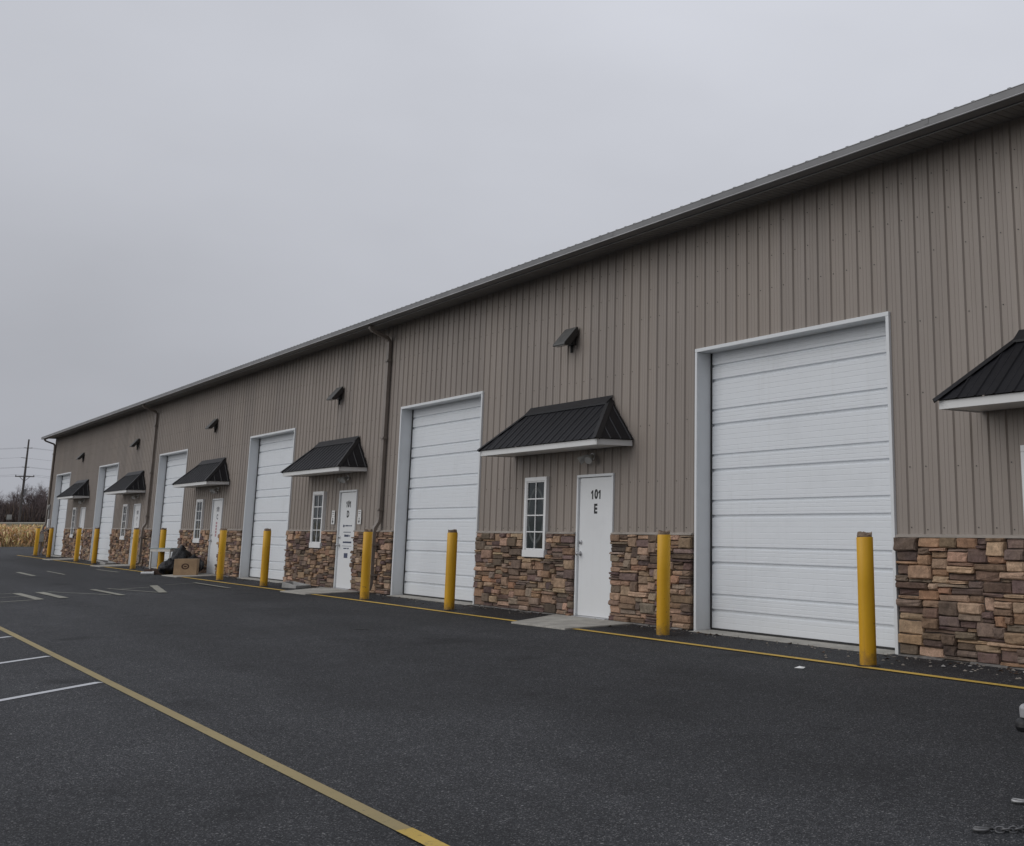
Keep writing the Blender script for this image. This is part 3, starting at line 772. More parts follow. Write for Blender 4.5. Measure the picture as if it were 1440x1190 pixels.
BP = [(-62.9,-.60,'yellow bollard standing at the far end corner of the building, farthest of all'),
      (-59.1,-.62,'yellow bollard on the near side of the farthest overhead door'),
      (-51.78,-.76,'yellow bollard in front of the second farthest overhead door, beside the farthest window'),
      (-48.46,-.74,'yellow bollard on the near side of the second farthest overhead door'),
      (-41.62,-.84,'yellow bollard beside the far downspout, left of the glass table'),
      (-38.0,-.85,'yellow bollard with its foot hidden behind the glass table and black bags'),
      (-31.73,-.85,'yellow bollard right of the cardboard box, beside the door with red lettering'),
      (-27.97,-.90,'yellow bollard before the overhead door left of the door marked D'),
      (-21.76,-.95,'yellow bollard just right of the door marked D, by the middle downspout'),
      (-18.27,-.88,'yellow bollard before the overhead door left of the door marked E'),
      (-12.41,-.73,'yellow bollard against the stone wall right of the door marked E'),
      (-8.54,-.98,'nearest yellow bollard with rubble on top, at the right edge of the largest overhead door')]
b0 = bollard()
for i, (x, y, lab) in enumerate(BP):
    o = b0 if i == 0 else copy_tree(b0)
    o.location = (x, y, 0); o.rotation_euler = (R(((i*37) % 7-3)*.12), R(((i*53) % 7-3)*.12), i*1.3)
    tag(o, lab, 'bollard', 'yellow bollards along the building front')

# ------------------------------------------------------------------ rubbish pile by door C
M['card'] = simple('brown_cardboard', (.42,.29,.175), .85, .2, 5, .2, 30)
M['card_print'] = simple('dark_box_print', (.085,.045,.03), .85, .2, 20)
def m_bag():
    t = NT('black_bin_bag'); t.base((.006,.006,.0075)); t.rough(.34); t.b.inputs['Specular IOR Level'].default_value = .3; n = t.noise(9, 5, .65, dist=1.2); t.bump(n, .9, .05); return t.m
M['bag'] = m_bag()
r = empty('cardboard_box', (-35.40, -.76, .004), 'closed brown cardboard box with a dark round print, in front of the black bags', 'box', rz=R(-78+90-62))
r.rotation_euler.z = R(68)
mb = MB(); w, d, h = .29, .21, .44; mb.box(-w, w, -d, d, 0, h); mb.box(-w-.002, w+.002, -d-.002, -.004, h+.0005, h+.005); mb.box(-w-.002, w+.002, .004, d+.002, h+.0005, h+.005)
mb.build('carton', M['card'], r, bevel=.006)
mb = MB(); n = 28
for k in range(n):
    a, b = 2*math.pi*k/n, 2*math.pi*(k+1)/n
    mb.quad(*[(.0+q*math.cos(t), -d-.0035, .25+q*.8*math.sin(t)) for q, t in ((.10,a),(.10,b),(.062,b),(.062,a))])
mb.box(-.035, .035, -d-.0036, -d-.0022, .232, .268)
mb.build('round_print', M['card_print'], r)
def bag(name, loc, sx, sy, sz, seed, label):
    import mathutils.noise as N
    r = empty(name, loc, label, 'rubbish bag', 'black rubbish bags piled by the cardboard box'); mb = MB(); nu, nv = 30, 18; V = []
    for j in range(nv+1):
        t = j/nv
        for i in range(nu):
            a = 2*math.pi*i/nu
            prof = math.sin(math.pi*min(1, t*1.04)**.75)**.6 if t < .86 else .28*(1-(t-.86)/.14*.45)
            if t < .86: prof = max(prof, .28) if t > .6 else max(prof, .0)
            if j == 0: prof = .55
            p = Vector((math.cos(a)*prof, math.sin(a)*prof, t))
            k = 1 + .30*N.noise(Vector((p.x*1.7+seed, p.y*1.7, p.z*2.4))) + .16*N.noise(Vector((p.x*5, p.y*5+seed, p.z*3))) + .07*abs(N.noise(Vector((p.x*11, p.y*11+seed, p.z*7))))
            V.append((p.x*k*sx, p.y*k*sy, max(.002, p.z*sz*(1+.12*N.noise(p*2.1+Vector((seed,0,0))))) if j else .002))
    mb.add(V, [(j*nu+i, j*nu+(i+1) % nu, (j+1)*nu+(i+1) % nu, (j+1)*nu+i) for j in range(nv) for i in range(nu)] + [tuple(nv*nu+i for i in range(nu)), tuple(range(nu-1,-1,-1))])
    mb.build('sack', M['bag'], r, smooth='all')
    kb = MB(); kb.tube([(0,0,sz*.86),(0,0,sz*.89),(0,0,sz*.92)], [sx*.24,sx*.28,sx*.24], 12); kb.build('knot', M['bag'], r, smooth='all')
bag('rubbish_bag', (-36.22, -1.02, .0), .24, .25, .44, 3.1, 'low slumped black rubbish bag left of the cardboard box')
bag('rubbish_bag', (-36.42, -.66, .0), .37, .33, .80, 9.7, 'tallest black rubbish bag, at the right end of the glass table')
bag('rubbish_bag', (-35.98, -.45, .0), .27, .25, .55, 17.3, 'smaller black rubbish bag right of the tallest one, behind the cardboard box')
# glass-topped table
M['table_glass'] = simple('pale_green_glass', (.36,.47,.46), .12, .1, 4)
M['table_frame'] = simple('pale_cream_metal', (.55,.53,.49), .5, .15, 6)
r = empty('glass_table', (-37.55, -.80, .004), 'pale glass-topped table with thin white legs left beside the black bags', 'table', rz=R(25))
mb = MB(); mb.box(-.47, .47, -.26, .26, .70, .714); mb.build('table_top', M['table_glass'], r, bevel=.003)
for q in ((-.43,.43,-.24,-.22,.61,.699),(-.43,.43,.22,.24,.61,.699),(-.43,-.41,-.2195,.2195,.61,.699),(.41,.43,-.2195,.2195,.61,.699)):
    mb = MB(); mb.box(*q); mb.build('apron', M['table_frame'], r, bevel=.003)
for sx, sy in ((-.40,-.21),(-.40,.21),(.40,-.21),(.40,.21)):
    mb = MB(); mb.tube([(sx, sy, 0), (sx, sy, .40), (sx, sy, .609)], [.022,.022,.020], 10); mb.build('leg', M['table_frame'], r, smooth=True)
mb = MB(); mb.box(-.425,-.375,-.2,.2,.03,.07); mb.build('foot_rail', M['table_frame'], r, bevel=.004)
# wooden tray, white tube, cap
M['wood'] = simple('dark_stained_wood', (.085,.05,.035), .7, .4, 12)
r = empty('wooden_drawer', (-36.75, -1.12, .004), 'dark brown wooden drawer lying empty in front of the glass table', 'drawer', rz=R(62))
mb = MB(); mb.box(-.34,.34,-.21,.21,0,.015); mb.box(-.34,.34,-.21,-.19,.0155,.14); mb.box(-.34,.34,.19,.21,.0155,.14); mb.box(-.34,-.32,-.1895,.1895,.0155,.14); mb.box(.32,.34,-.1895,.1895,.0155,.14)
mb.build('drawer_box', M['wood'], r, bevel=.004)
mb = MB(); mb.box(-.36,.36,-.225,-.2105,-.0,.15); mb.build('drawer_front', M['wood'], r, bevel=.004)
r = MB(); r.tube([(-.16,0,.045),(.13,0,.045)], .042, 18); r.tube([(.1305,0,.045),(.17,0,.045)], .055, 18)
o = r.build('plastic_pipe', M['paper'], None, smooth=True, loc=(-36.62,-1.48,.002)); o.rotation_euler.z = R(72); tag(o, 'short white plastic pipe lying on the asphalt before the drawer', 'pipe')
# splash blocks
def splash(x, y, rz, lab):
    mb = MB(); P = [(-.30,-.15,.13),(.30,-.19,.06),(.30,.19,.06),(-.30,.15,.13)]
    mb.add([(a,b,0) for a,b,c in P]+P+[(a*.93,b*.72,c-.01*(a<0)) for a,b,c in P]+[(-.26,-.09,.055),(.29,-.12,.028),(.29,.12,.028),(-.26,.09,.055)],
           [(3,2,1,0),(0,1,5,4),(1,2,6,5),(2,3,7,6),(3,0,4,7),(4,5,9,8),(5,6,10,9),(6,7,11,10),(7,4,8,11),(8,9,13,12),(9,10,14,13),(10,11,15,14),(11,8,12,15),(12,13,14,15)])
    o = mb.build('splash_block', M['block'], None, bevel=.006, loc=(x,y,.005)); o.rotation_euler.z = rz
    tag(o, lab, 'concrete block', 'grey splash blocks by the wall')
splash(-26.85, -.55, R(15), 'pale concrete splash block by the stone wall left of the door marked D')
splash(-47.2, -.52, R(10), 'pale concrete splash block by the stone left of the second farthest entry door')
# litter and gravel by the wall foot
M['chip'] = simple('stone_chip', (.24,.215,.185), .9, .5, 3)
M['leaf'] = simple('dead_leaf', (.085,.05,.03), .9, .4, 5)
mb = MB(); rnd = random.Random(12)
def pebble(mb, x, y, z, s, rnd, flat=.6):
    V = []
    for (a, b, c) in ((1,0,0),(-1,0,0),(0,1,0),(0,-1,0),(0,0,1),(0,0,-.4)):
        V.append((x+a*s*rnd.uniform(.6,1.2), y+b*s*rnd.uniform(.6,1.2), z+c*s*flat*rnd.uniform(.6,1.2)))
    mb.add(V, [(0,2,4),(2,1,4),(1,3,4),(3,0,4),(2,0,5),(1,2,5),(3,1,5),(0,3,5)])
for k in range(900):
    x = -4 - 50*rnd.random()**2.2; y = -.10 - abs(rnd.gauss(0, .16))
    if y < -1: continue
    pebble(mb, x, y, .006, rnd.choice((.006,.008,.010,.013,.02)), rnd)
for k in range(70):
    x = rnd.uniform(-9.5,-5.5); y = -rnd.uniform(.1,.85); pebble(mb, x, y, .007, rnd.uniform(.008,.03), rnd, .5)
tag(mb.build('loose_gravel', M['chip']), kind='stuff')
mb = MB()
for k in range(420):
    x = -4 - 55*rnd.random()**1.8; y = -.12 - abs(rnd.gauss(0, .22)); s = rnd.uniform(.012,.04); a = rnd.uniform(0,6.3)
    dx, dy = math.cos(a)*s, math.sin(a)*s
    mb.add([(x-dx,y-dy,.008),(x-dy*.5,y+dx*.5,.008+s*rnd.uniform(.1,.6)),(x+dx,y+dy,.010),(x+dy*.5,y-dx*.5,.009+s*rnd.uniform(0,.4))], [(0,3,2,1)])
tag(mb.build('dead_leaves', M['leaf']), kind='stuff')
# mortar chunks fallen out under the nearest stone
mb = MB()
for (x,y,s) in ((-8.0,-.50,.035),(-7.55,-.62,.022),(-7.85,-.28,.03),(-7.2,-.25,.05),(-7.0,-.2,.06),(-6.6,-.22,.05),(-6.35,-.2,.07),(-6.1,-.24,.05)): pebble(mb, x, y, .012, s, rnd, .5)
tag(mb.build('broken_mortar', M['block']), kind='stuff')
mb = MB(); mb.add([(-.05,-.02,.004),(.05,-.025,.004),(.055,.02,.012),(-.045,.025,.006),(.0,.0,.022)], [(0,1,4),(1,2,4),(2,3,4),(3,0,4)]); o = mb.build('paper_scrap', M['paper'], None, loc=(-8.83,-1.62,.002)); o.rotation_euler.z = .5
tag(o, 'small crumpled white paper scrap on the asphalt near the nearest bollard', 'litter')

# ------------------------------------------------------------------ gas meter at far corner
M['meter'] = simple('grey_brown_meter_paint', (.21,.17,.155), .55, .3, 6)
r = empty('gas_meter', (-63.55, -.38, .0), 'grey gas meter with bent pipes between the two farthest bollards', 'gas meter')
mb = MB(); mb.box(-.17,.17,-.12,.12,.62,.98); mb.tube([(0,-.13,.84),(0,-.15,.84)], .09, 16); mb.build('meter_body', M['block'], r, bevel=.03)
mb = MB(); mb.tube([(-.12,0,0),(-.12,0,1.0),(-.12,0,1.06),(-.05,.05,1.12),(.0,.25,1.14)], .035, 10); mb.tube([(.12,0,0),(.12,0,.5),(.12,.02,1.02),(.12,.30,1.2)], .032, 10); mb.tube([(-.12,0,.08),(-.35,-.12,.05),(-.5,-.2,.0)], .03, 8)
mb.build('pipe', M['meter'], r, smooth=True)
mb = MB(); mb.tube([(.0,.20,1.10),(.0,.20,1.16),(.0,.20,1.19)], [.11,.12,.05], 16); mb.build('regulator', M['bronze'], r, smooth=True)

# ------------------------------------------------------------------ trailer tongue and chains at the right edge
M['galv'] = simple('dull_galvanised', (.17,.17,.172), .55, .3, 14, metal=.75)
M['blackmetal'] = simple('black_trailer_paint', (.008,.008,.009), .5, .3, 8, .2, 60)
M['greycap'] = simple('grey_coupler_paint', (.34,.34,.35), .4, .2, 12)
M['galv_bright'] = simple('scuffed_hook_steel', (.36,.36,.36), .5, .35, 40, metal=.7)
M['rust'] = simple('rusty_chain_steel', (.17,.10,.065), .6, .5, 30, metal=.4)
M['deck'] = simple('weathered_deck_plank', (.16,.13,.10), .85, .4, 5, .3, 20)
r = empty('utility_trailer', (-3.90, -4.47, .0), 'black and grey trailer coupling reaching in at the right edge over loose chains', 'trailer', rz=R(-12))
mb = MB()
mb.tube([(.02,0,.36),(.02,0,.385),(.02,0,.41),(.02,0,.425)], [.052,.062,.058,.035], 20); mb.box(.02,.30,-.048,.048,.365,.415); mb.build('coupler', M['blackmetal'], r, bevel=.008)
mb = MB(); mb.tube([(.03,0,.426),(.03,0,.475),(.03,0,.49)], [.040,.042,.028], 18); mb.box(.03,.20,-.036,.036,.4265,.488); mb.build('coupler_latch', M['greycap'], r, bevel=.006)
mb = MB(); mb.tube([(.06,0,.30),(.06,0,.36)], [.014,.02], 10); mb.build('latch_pin', M['blackmetal'], r)
for s in (-1, 1):
    mb = MB(); mb.tube([(.28,s*.02,.38),(1.45,s*.62,.38)], .055, 4); mb.build('tongue_beam', M['blackmetal'], r, bevel=.004)
mb = MB(); mb.tube([(.62,0,.06),(.62,0,.82)], .03, 14); mb.tube([(.62,0,.80),(.78,0,.80),(.78,0,.90)], .010, 8); mb.box(.54,.70,-.08,.08,.03,.06); mb.build('jack', M['galv'], r, smooth=True)
mb = MB()
for k in range(9): mb.box(1.5,4.1,-.74+k*.165,-.74+k*.165+.155,.455,.49)
mb.build('deck', M['deck'], r, bevel=.004)
mb = MB(); mb.box(1.45,4.15,-.80,-.745,.36,.50); mb.box(1.45,4.15,.745,.80,.36,.50); mb.box(1.445,1.5,-.744,.744,.36,.45); mb.box(4.1,4.155,-.744,.744,.36,.45); mb.build('deck_frame', M['blackmetal'], r, bevel=.006)
mb = MB()
for s in (-1,1): mb.tube([(1.46,s*.77,.95),(4.14,s*.77,.95)], .022, 8)
for s in (-1,1):
    for xx in (1.48,2.8,4.12): mb.tube([(xx,s*.77,.5),(xx,s*.77,.95)], .02, 8)
mb.build('rail', M['blackmetal'], r, smooth=True)
for s in (-1, 1):
    mb = MB(); n = 28; yy = s*.92
    P = [(.20,-.09),(.27,-.09),(.305,-.075),(.315,-.03),(.315,.03),(.305,.075),(.27,.09),(.20,.09)]
    V = [(2.8+q*math.cos(2*math.pi*k/n), yy+p, .315+q*math.sin(2*math.pi*k/n)) for k in range(n) for q, p in P]; m_ = len(P)
    mb.add(V, [(k*m_+j, k*m_+j+1, ((k+1) % n)*m_+j+1, ((k+1) % n)*m_+j) for k in range(n) for j in range(m_-1)]); wv = mb.build('wheel', M['rubber'], r, smooth=True)
    mb = MB(); mb.tube([(2.8,yy-.07,.315),(2.8,yy+.07,.315)], .202, 24); mb.tube([(2.8,yy-.085,.315),(2.8,yy+.085,.315)], .05, 12); mb.build('rim', M['galv'], wv, smooth=True)
    mb = MB()
    for k in range(12):
        a, b = math.pi*k/12, math.pi*(k+1)/12
        ca, sa, cb, sb = math.cos(a), math.sin(a), math.cos(b), math.sin(b)
        mb.add([(2.8+.40*ca,yy-.12,.34+.36*sa),(2.8+.40*ca,yy+.12,.34+.36*sa),(2.8+.40*cb,yy+.12,.34+.36*sb),(2.8+.40*cb,yy-.12,.34+.36*sb)], [(0,1,2,3)])
    mb.build('fender', M['blackmetal'], r, smooth='all')
def chain(pts, label, hookdir, mats, hook_mat):
    P0 = Vector(pts[0]); r = empty('safety_chain', (P0.x, P0.y, 0), label, 'chain', 'loose trailer chains on the asphalt'); mb = MB()
    # resample path
    path = [Vector(p) for p in pts]; L = [0]
    for a, b in zip(path[:-1], path[1:]): L.append(L[-1]+(b-a).length)
    def at(s):
        for k in range(len(path)-1):
            if s <= L[k+1]: t = (s-L[k])/(L[k+1]-L[k]); return path[k].lerp(path[k+1], t), (path[k+1]-path[k]).normalized()
        return path[-1], (path[-1]-path[-2]).normalized()
    s = .06; k = 0; ll, lw, wr = .042, .0145, .0044
    while s < L[-1]:
        c, d = at(s); c = c - Vector((P0.x, P0.y, 0)); side = d.cross(Vector((0,0,1))).normalized(); upv = side.cross(d)
        ang = R(28 if k % 2 else -48); sd = side*math.cos(ang) + upv*math.sin(ang); ring = []
        for j in range(12):
            a = 2*math.pi*j/12; ring.append(c + d*(math.cos(a)*ll*.5) + sd*(math.copysign(abs(math.sin(a))**.7, math.sin(a))*lw))
        ring.append(ring[0]); ring.append(ring[1]); mb.tube(ring, wr, 7, caps=False); s += .0305; k += 1
    mb.build('links', mats, r, smooth='all')
    h = MB(); d = Vector(hookdir).normalized(); sd = Vector((-d.y, d.x, 0)); hp = []
    c0 = Vector((0,0,.014)) - d*.0
    for j in range(11):
        a = -.4 + j*(4.0/10); hp.append(c0 + d*(.034*math.cos(a)+.022) + sd*(.021*math.sin(a)))
    hp.insert(0, c0 + d*-.045); hp.insert(1, c0 + d*.0 - sd*.02)
    h.tube(hp, [.005,.006,.007]+[.0075]*7+[.0065,.005,.003], 9); h.tube([c0-d*.03+Vector((0,0,.004)), c0+d*.055+Vector((0,0,.008))], [.005,.004], 8)
    h.build('hook', hook_mat, r, smooth='all')
chain([(-3.735,-4.985,.012),(-3.66,-4.90,.012),(-3.615,-4.80,.014),(-3.60,-4.70,.012),(-3.575,-4.63,.013),(-3.52,-4.56,.013),(-3.43,-4.50,.02),(-3.33,-4.46,.10),(-3.22,-4.42,.34)], 'lower of two loose grey chains, with its hook pointing left', (-.70,-.75,0), M['galv'], M['galv'])
chain([(-3.97,-4.42,.014),(-3.86,-4.44,.012),(-3.76,-4.42,.012),(-3.66,-4.46,.012),(-3.52,-4.44,.014),(-3.40,-4.42,.10),(-3.26,-4.40,.34)], 'upper of two loose chains, rusty with a bright hook', (-.9,-.42,0), M['rust'], M['galv_bright'])

# ------------------------------------------------------------------ field, trees, pole
def m_tint(name, rough=.9):
    t = NT(name); a = t.n('ShaderNodeAttribute'); a.attribute_name = 'tint'; n = t.noise(3, 3)
    t.base(t.mix(1.0, a.outputs['Color'], t.ramp(n, [(.3,.8),(.7,1.15)]), 'MULTIPLY')); t.rough(rough); t.b.inputs['Specular IOR Level'].default_value = .2; return t.m
M['corn'] = m_tint('dry_corn'); M['bark'] = simple('grey_brown_bark', (.085,.070,.066), .95, .35, 8); M['twig'] = m_tint('bare_twigs')
mb = MB(); rnd = random.Random(21)
CP = [(.70,.50,.27),(.62,.43,.22),(.54,.37,.185),(.76,.59,.36),(.40,.265,.13)]
def stalk(x, y, h):
    c = rnd.choice(CP); lean = Vector((rnd.gauss(0,.10), rnd.gauss(0,.10), 0)); base = Vector((x, y, .0 if x > -120 else .04)); a = rnd.uniform(0, 3.14); s = Vector((math.cos(a), math.sin(a), 0))*.014
    top = base + lean*h + Vector((0,0,h))
    mb.add([base-s, base+s, top+s*.5, top-s*.5], [(0,1,2,3)], c)
    for k in range(rnd.randint(4, 6)):
        t = rnd.uniform(.15, .95); p = base.lerp(top, t); a = rnd.uniform(0, 6.28); d = Vector((math.cos(a), math.sin(a), 0)); w = Vector((-d.y, d.x, 0))*rnd.uniform(.03,.055)
        ln = rnd.uniform(.25, .55); q = p + d*ln*.5 + Vector((0,0,rnd.uniform(.0,.14))); e = p + d*ln + Vector((0,0,-rnd.uniform(.05,.4)))
        if e.z < .02: e.z = .02
        cc = tuple(v*rnd.uniform(.75,1.2) for v in c); mb.add([p-w*.4, p+w*.4, q+w, q-w, e], [(0,1,2,3),(3,2,4)], cc)
for k in range(6200): stalk(-91.2-9*rnd.random()**1.4, rnd.uniform(-12, 42), rnd.uniform(1.0, 1.5))
for k in range(5200): stalk(rnd.uniform(-146,-99), rnd.uniform(-35, 50), rnd.uniform(1.05, 1.5))
tag(mb.build('dry_corn_field', M['corn']), 'standing field of dry golden corn stalks beyond the asphalt', 'field', None, 'stuff')
mb = MB()
for k in range(5000):
    x = -90.4-rnd.random()*2.2; y = rnd.uniform(-15,42); a = rnd.uniform(0,6.28); l = rnd.uniform(.15,.5); c = rnd.choice(CP[1:]+[(.2,.17,.07)])
    s = Vector((math.cos(a),math.sin(a),0))*.012; t = Vector((rnd.gauss(0,.15),rnd.gauss(0,.15),l)); p = Vector((x,y,-.01)); mb.add([p-s,p+s,p+t],[(0,1,2)],c)
tag(mb.build('field_edge_grass', M['corn']), 'fringe of dry grass between asphalt and corn', 'grass', None, 'stuff')

def make_tree(seed, h):
    rnd = random.Random(seed); tb, cb = MB(), MB()
    def branch(p, d, ln, rad, depth):
        n = 3 if depth < 3 else 2; pts = [p.copy()]; q = p.copy(); dd = d.copy()
        for k in range(n):
            dd = (dd + Vector((rnd.gauss(0,.13), rnd.gauss(0,.13), rnd.gauss(.03,.08)))).normalized(); q = q + dd*ln/n; pts.append(q.copy())
        rads = [rad*(1-.45*k/n) for k in range(n+1)]
        k_ = rnd.uniform(.75, 1.25)
        if depth == 0: tb.tube(pts, rads, 6, caps=False)
        else: cb.tube(pts, rads, 3, caps=False, c=(.15*k_,.118*k_,.115*k_))
        if depth >= 4: return
        nk = [9, 6, 5, 4][depth]
        for c in range(nk):
            t = rnd.uniform(.30 if depth == 0 else .2, 1.0); i = min(n-1, int(t*n)); bp = pts[i].lerp(pts[i+1], t*n-i)
            ax = Vector((rnd.gauss(0,1), rnd.gauss(0,1), rnd.gauss(.15,.5))).normalized()
            nd = (dd*rnd.uniform(.5,1.0) + ax*rnd.uniform(.5,.9)).normalized()
            branch(bp, nd, ln*rnd.uniform(.42,.68)*(1.05-.25*t), rads[i]*.55, depth+1)
    stems = rnd.choice((1, 2, 2, 3))
    for s in range(stems):
        branch(Vector((rnd.gauss(0,.15), rnd.gauss(0,.15), -.1)), Vector((rnd.gauss(0,.12), rnd.gauss(0,.12), 1)).normalized(), h*.62, .012*h+.03, 0)
    r = empty('bare_tree', (0,0,0)); tb.build('trunk', M['bark'], r); cb.build('crown', M['twig'], r)
    return r
protos = [make_tree(s, h) for s, h in ((1, 8.0), (2, 7.2), (5, 8.6), (8, 6.4))]
rnd = random.Random(33); ti = 0
TY = [-20+1.9*k for k in range(36)]
def hill(x):
    for (xa, za), (xb, zb) in zip(prof[:-1], prof[1:]):
        if xb <= x <= xa: return za + (zb-za)*(xa-x)/(xa-xb)
    return 2
used = [False]*4
for rowk, (x0, s0) in enumerate(((-178, .52), (-187, .60), (-197, .70))):
    for k, yy in enumerate(TY):
        pk = rnd.randrange(4); x = x0 + rnd.uniform(-3.5, 3.5); y = yy + rnd.uniform(-1.4, 1.4) + rowk
        if 2 < y < 17: kk = 1.0
        o = protos[pk] if not used[pk] else copy_tree(protos[pk]); used[pk] = True
        sc = s0*rnd.uniform(.75, 1.12)
        if y < 13.0: sc *= .9
        o.location = (x, y, hill(x)); o.rotation_euler.z = rnd.uniform(0, 6.28); o.scale = (sc*1.1, sc*1.1, sc)
        tag(o, 'bare leafless grey-brown tree in the woods beyond the corn field', 'tree', 'bare trees of the far wood')
# undergrowth between the trunks
mb = MB(); rnd = random.Random(44)
for k in range(12000):
    x = rnd.uniform(-205,-174); y = rnd.uniform(-24, 52); z = hill(x); l = rnd.uniform(.8, 3.2); k_ = rnd.uniform(.6,1.3)
    c = rnd.choice(((.13,.098,.09),(.155,.115,.09),(.10,.082,.082))); c = tuple(v*k_ for v in c); p = Vector((x,y,z-.1))
    for q in range(2):
        t = p+Vector((rnd.gauss(0,.5),rnd.gauss(0,.5),l)); s = Vector((rnd.gauss(0,1),rnd.gauss(0,1),0)).normalized()*.05; m_ = p.lerp(t,.55)+Vector((rnd.gauss(0,.1),rnd.gauss(0,.1),0))
        mb.add([p-s,p+s,m_+s*.8,m_-s*.8,t],[(0,1,2,3),(3,2,4)],c)
tag(mb.build('brushwood', M['twig']), 'brown brushwood filling the far wood between the trunks', 'undergrowth', None, 'stuff')

M['polewood'] = simple('weathered_pole_wood', (.085,.075,.072), .9, .3, 3); M['porcelain'] = simple('grey_insulator', (.16,.16,.17), .4, .2, 5)
PXY = (-172.0, 12.45); pz = hill(PXY[0])
r = empty('utility_pole', (*PXY, pz-.2), 'tall weathered wooden utility pole with crossarm in front of the far bare woods', 'utility pole', rz=0)
mb = MB(); mb.tube([(0,0,0),(0,0,6),(0,0,10.5)], [.15,.13,.09], 12); mb.build('pole', M['polewood'], r, smooth=True)
def arm(z, a, b): 
    mb = MB(); mb.box(.13,.24,a,b,z-.06,z+.06); return mb.build('crossarm', M['polewood'], r)
ca = arm(5.85, -1.05, 1.05)
mb = MB(); mb.tube([(.2,-.55,5.8),(.17,0,5.25)], .03, 5); mb.tube([(.2,.55,5.8),(.17,0,5.25)], .03, 5); mb.build('brace', M['polewood'], ca)
ends = []
for yy in (-.98, .98):
    mb = MB(); mb.tube([(.185,yy,5.91),(.185,yy,6.0),(.185,yy,6.06)], [.05,.065,.03], 8); mb.build('insulator', M['porcelain'], r, smooth=True); ends.append((.185, yy, 6.06))
for z, s in ((9.4, 1), (9.4, -1), (8.15, -1), (7.0, 1), (7.0, -1)):
    ln = .42 if not (z == 8.15) else .62
    if s == 1 and z == 9.4: ln = .5
    mb = MB(); mb.tube([(.0,s*.08,z),(.0,s*ln,z+.05)], [.045,.035], 8); mb.build('insulator', M['porcelain'], r, smooth=True); ends.append((0, s*ln, z+.05))
mb = MB(); mb.tube([(.12,.22,3.6),(.12,.22,4.3)], .13, 10); mb.build('switch_can', M['porcelain'], r, smooth=True)
M['wire'] = simple('aluminium_wire', (.10,.10,.11), .6, .1, 5)
desc = ['lower arm, left side', 'lower arm, right side', 'top, right side', 'top, left side', 'second stub from the top', 'third stub, right side', 'third stub, left side']
for k, (ex, ey, ez) in enumerate(ends):
    mb = MB()
    for sgn in (-1, 1):
        pts = []
        for q in range(17):
            t = q/16; pts.append((PXY[0]+ex + (2.0*t if sgn < 0 else -3.0*t), PXY[1]+ey+sgn*62*t, pz-.2+ez - 1.5*4*t*(1-t)))
        mb.tube(pts, .011, 4, caps=False)
    tag(mb.build('power_line', M['wire']), 'thin sagging power line tied to the pole at its '+desc[k], 'power line', 'power lines on the utility pole')
r = empty('field_sign', (-171.8, 11.3, hill(-171.8)), 'small pale sign at the edge of the far woods left of the utility pole', 'sign')
mb = MB(); mb.box(-.03,.03,-.04,.04,0,1.0); mb.build('post', M['polewood'], r); mb = MB(); mb.box(.031,.05,-.28,.28,.35,.95); mb.build('board', M['block'], r)

# ------------------------------------------------------------------ light: overcast sky + one broad soft sun behind the camera
SUN_EL, SUN_AZ = R(28), R(196)       # azimuth measured from +y clockwise: 180 = straight behind the camera's wall side
w = bpy.data.worlds.new('World'); scene.world = w; w.use_nodes = True; nt = w.node_tree
bg = nt.nodes['Background']; sky = nt.nodes.new('ShaderNodeTexSky'); sky.sky_type = 'NISHITA'; sky.sun_disc = False
sky.sun_elevation = SUN_EL; sky.sun_rotation = SUN_AZ; sky.air_density = 1; sky.dust_density = 4; sky.ozone_density = 1
hs = nt.nodes.new('ShaderNodeHueSaturation'); hs.inputs['Saturation'].default_value = .12; nt.links.new(sky.outputs[0], hs.inputs['Color'])
tc = nt.nodes.new('ShaderNodeTexCoord')
dot = nt.nodes.new('ShaderNodeVectorMath'); dot.operation = 'DOT_PRODUCT'; nt.links.new(tc.outputs['Generated'], dot.inputs[0]); dot.inputs[1].default_value = (0, .115, .487)
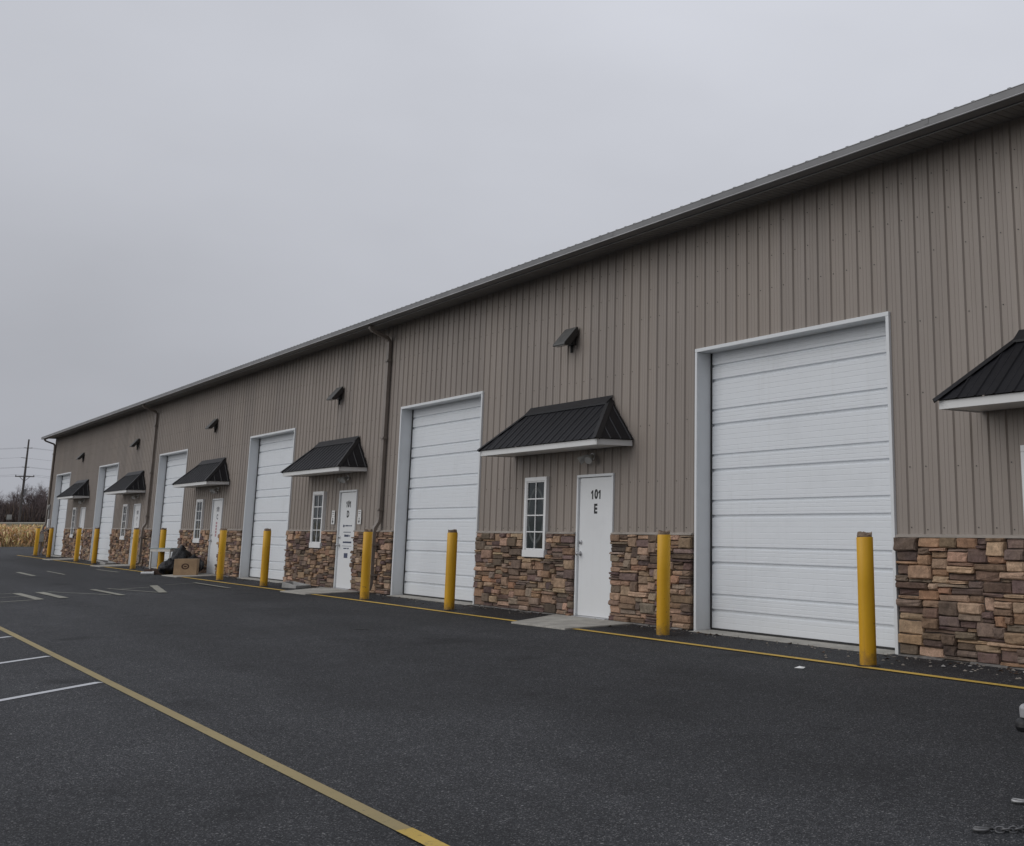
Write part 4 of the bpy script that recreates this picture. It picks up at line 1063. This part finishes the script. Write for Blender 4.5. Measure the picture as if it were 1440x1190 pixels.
mp = nt.nodes.new('ShaderNodeMapping'); mp.inputs['Scale'].default_value = (1,1,2.2); mp.inputs['Location'].default_value = (3.1,1.7,.4); nt.links.new(tc.outputs['Generated'], mp.inputs['Vector'])
nz = nt.nodes.new('ShaderNodeTexNoise'); nz.inputs['Scale'].default_value = 2.6; nz.inputs['Detail'].default_value = 4; nz.inputs['Roughness'].default_value = .5; nt.links.new(mp.outputs[0], nz.inputs['Vector'])
ma = nt.nodes.new('ShaderNodeMath'); ma.operation = 'MULTIPLY_ADD'; nt.links.new(nz.outputs['Fac'], ma.inputs[0]); ma.inputs[1].default_value = .17; nt.links.new(dot.outputs['Value'], ma.inputs[2])
mb2 = nt.nodes.new('ShaderNodeMath'); mb2.operation = 'ADD'; nt.links.new(ma.outputs[0], mb2.inputs[0]); mb2.inputs[1].default_value = .305
mc = nt.nodes.new('ShaderNodeMath'); mc.operation = 'MAXIMUM'; nt.links.new(mb2.outputs[0], mc.inputs[0]); mc.inputs[1].default_value = .22
mul = nt.nodes.new('ShaderNodeVectorMath'); mul.operation = 'SCALE'; mul.inputs[0].default_value = (9.60, 9.90, 10.85); nt.links.new(mc.outputs[0], mul.inputs['Scale'])
mx = nt.nodes.new('ShaderNodeMix'); mx.data_type = 'RGBA'; mx.inputs[0].default_value = .94; nt.links.new(hs.outputs[0], mx.inputs[6]); nt.links.new(mul.outputs[0], mx.inputs[7])
nt.links.new(mx.outputs[2], bg.inputs['Color']); bg.inputs['Strength'].default_value = .1
sl = bpy.data.lights.new('sun', 'SUN'); sl.energy = 1.0; sl.angle = R(60); sl.color = (1.0, .975, .94)
so = bpy.data.objects.new('sun', sl); col.objects.link(so)
dv = Vector((math.sin(SUN_AZ)*math.cos(SUN_EL), math.cos(SUN_AZ)*math.cos(SUN_EL), math.sin(SUN_EL)))   # towards the sun
so.rotation_euler = dv.to_track_quat('Z', 'Y').to_euler(); so.location = (0, -20, 30)
vs_ = scene.view_settings; vs_.view_transform = 'Standard'; vs_.look = 'None'; vs_.exposure = 0; vs_.gamma = 1; vs_.use_curve_mapping = False
scene.cycles.max_bounces = 6; scene.cycles.use_denoising = True
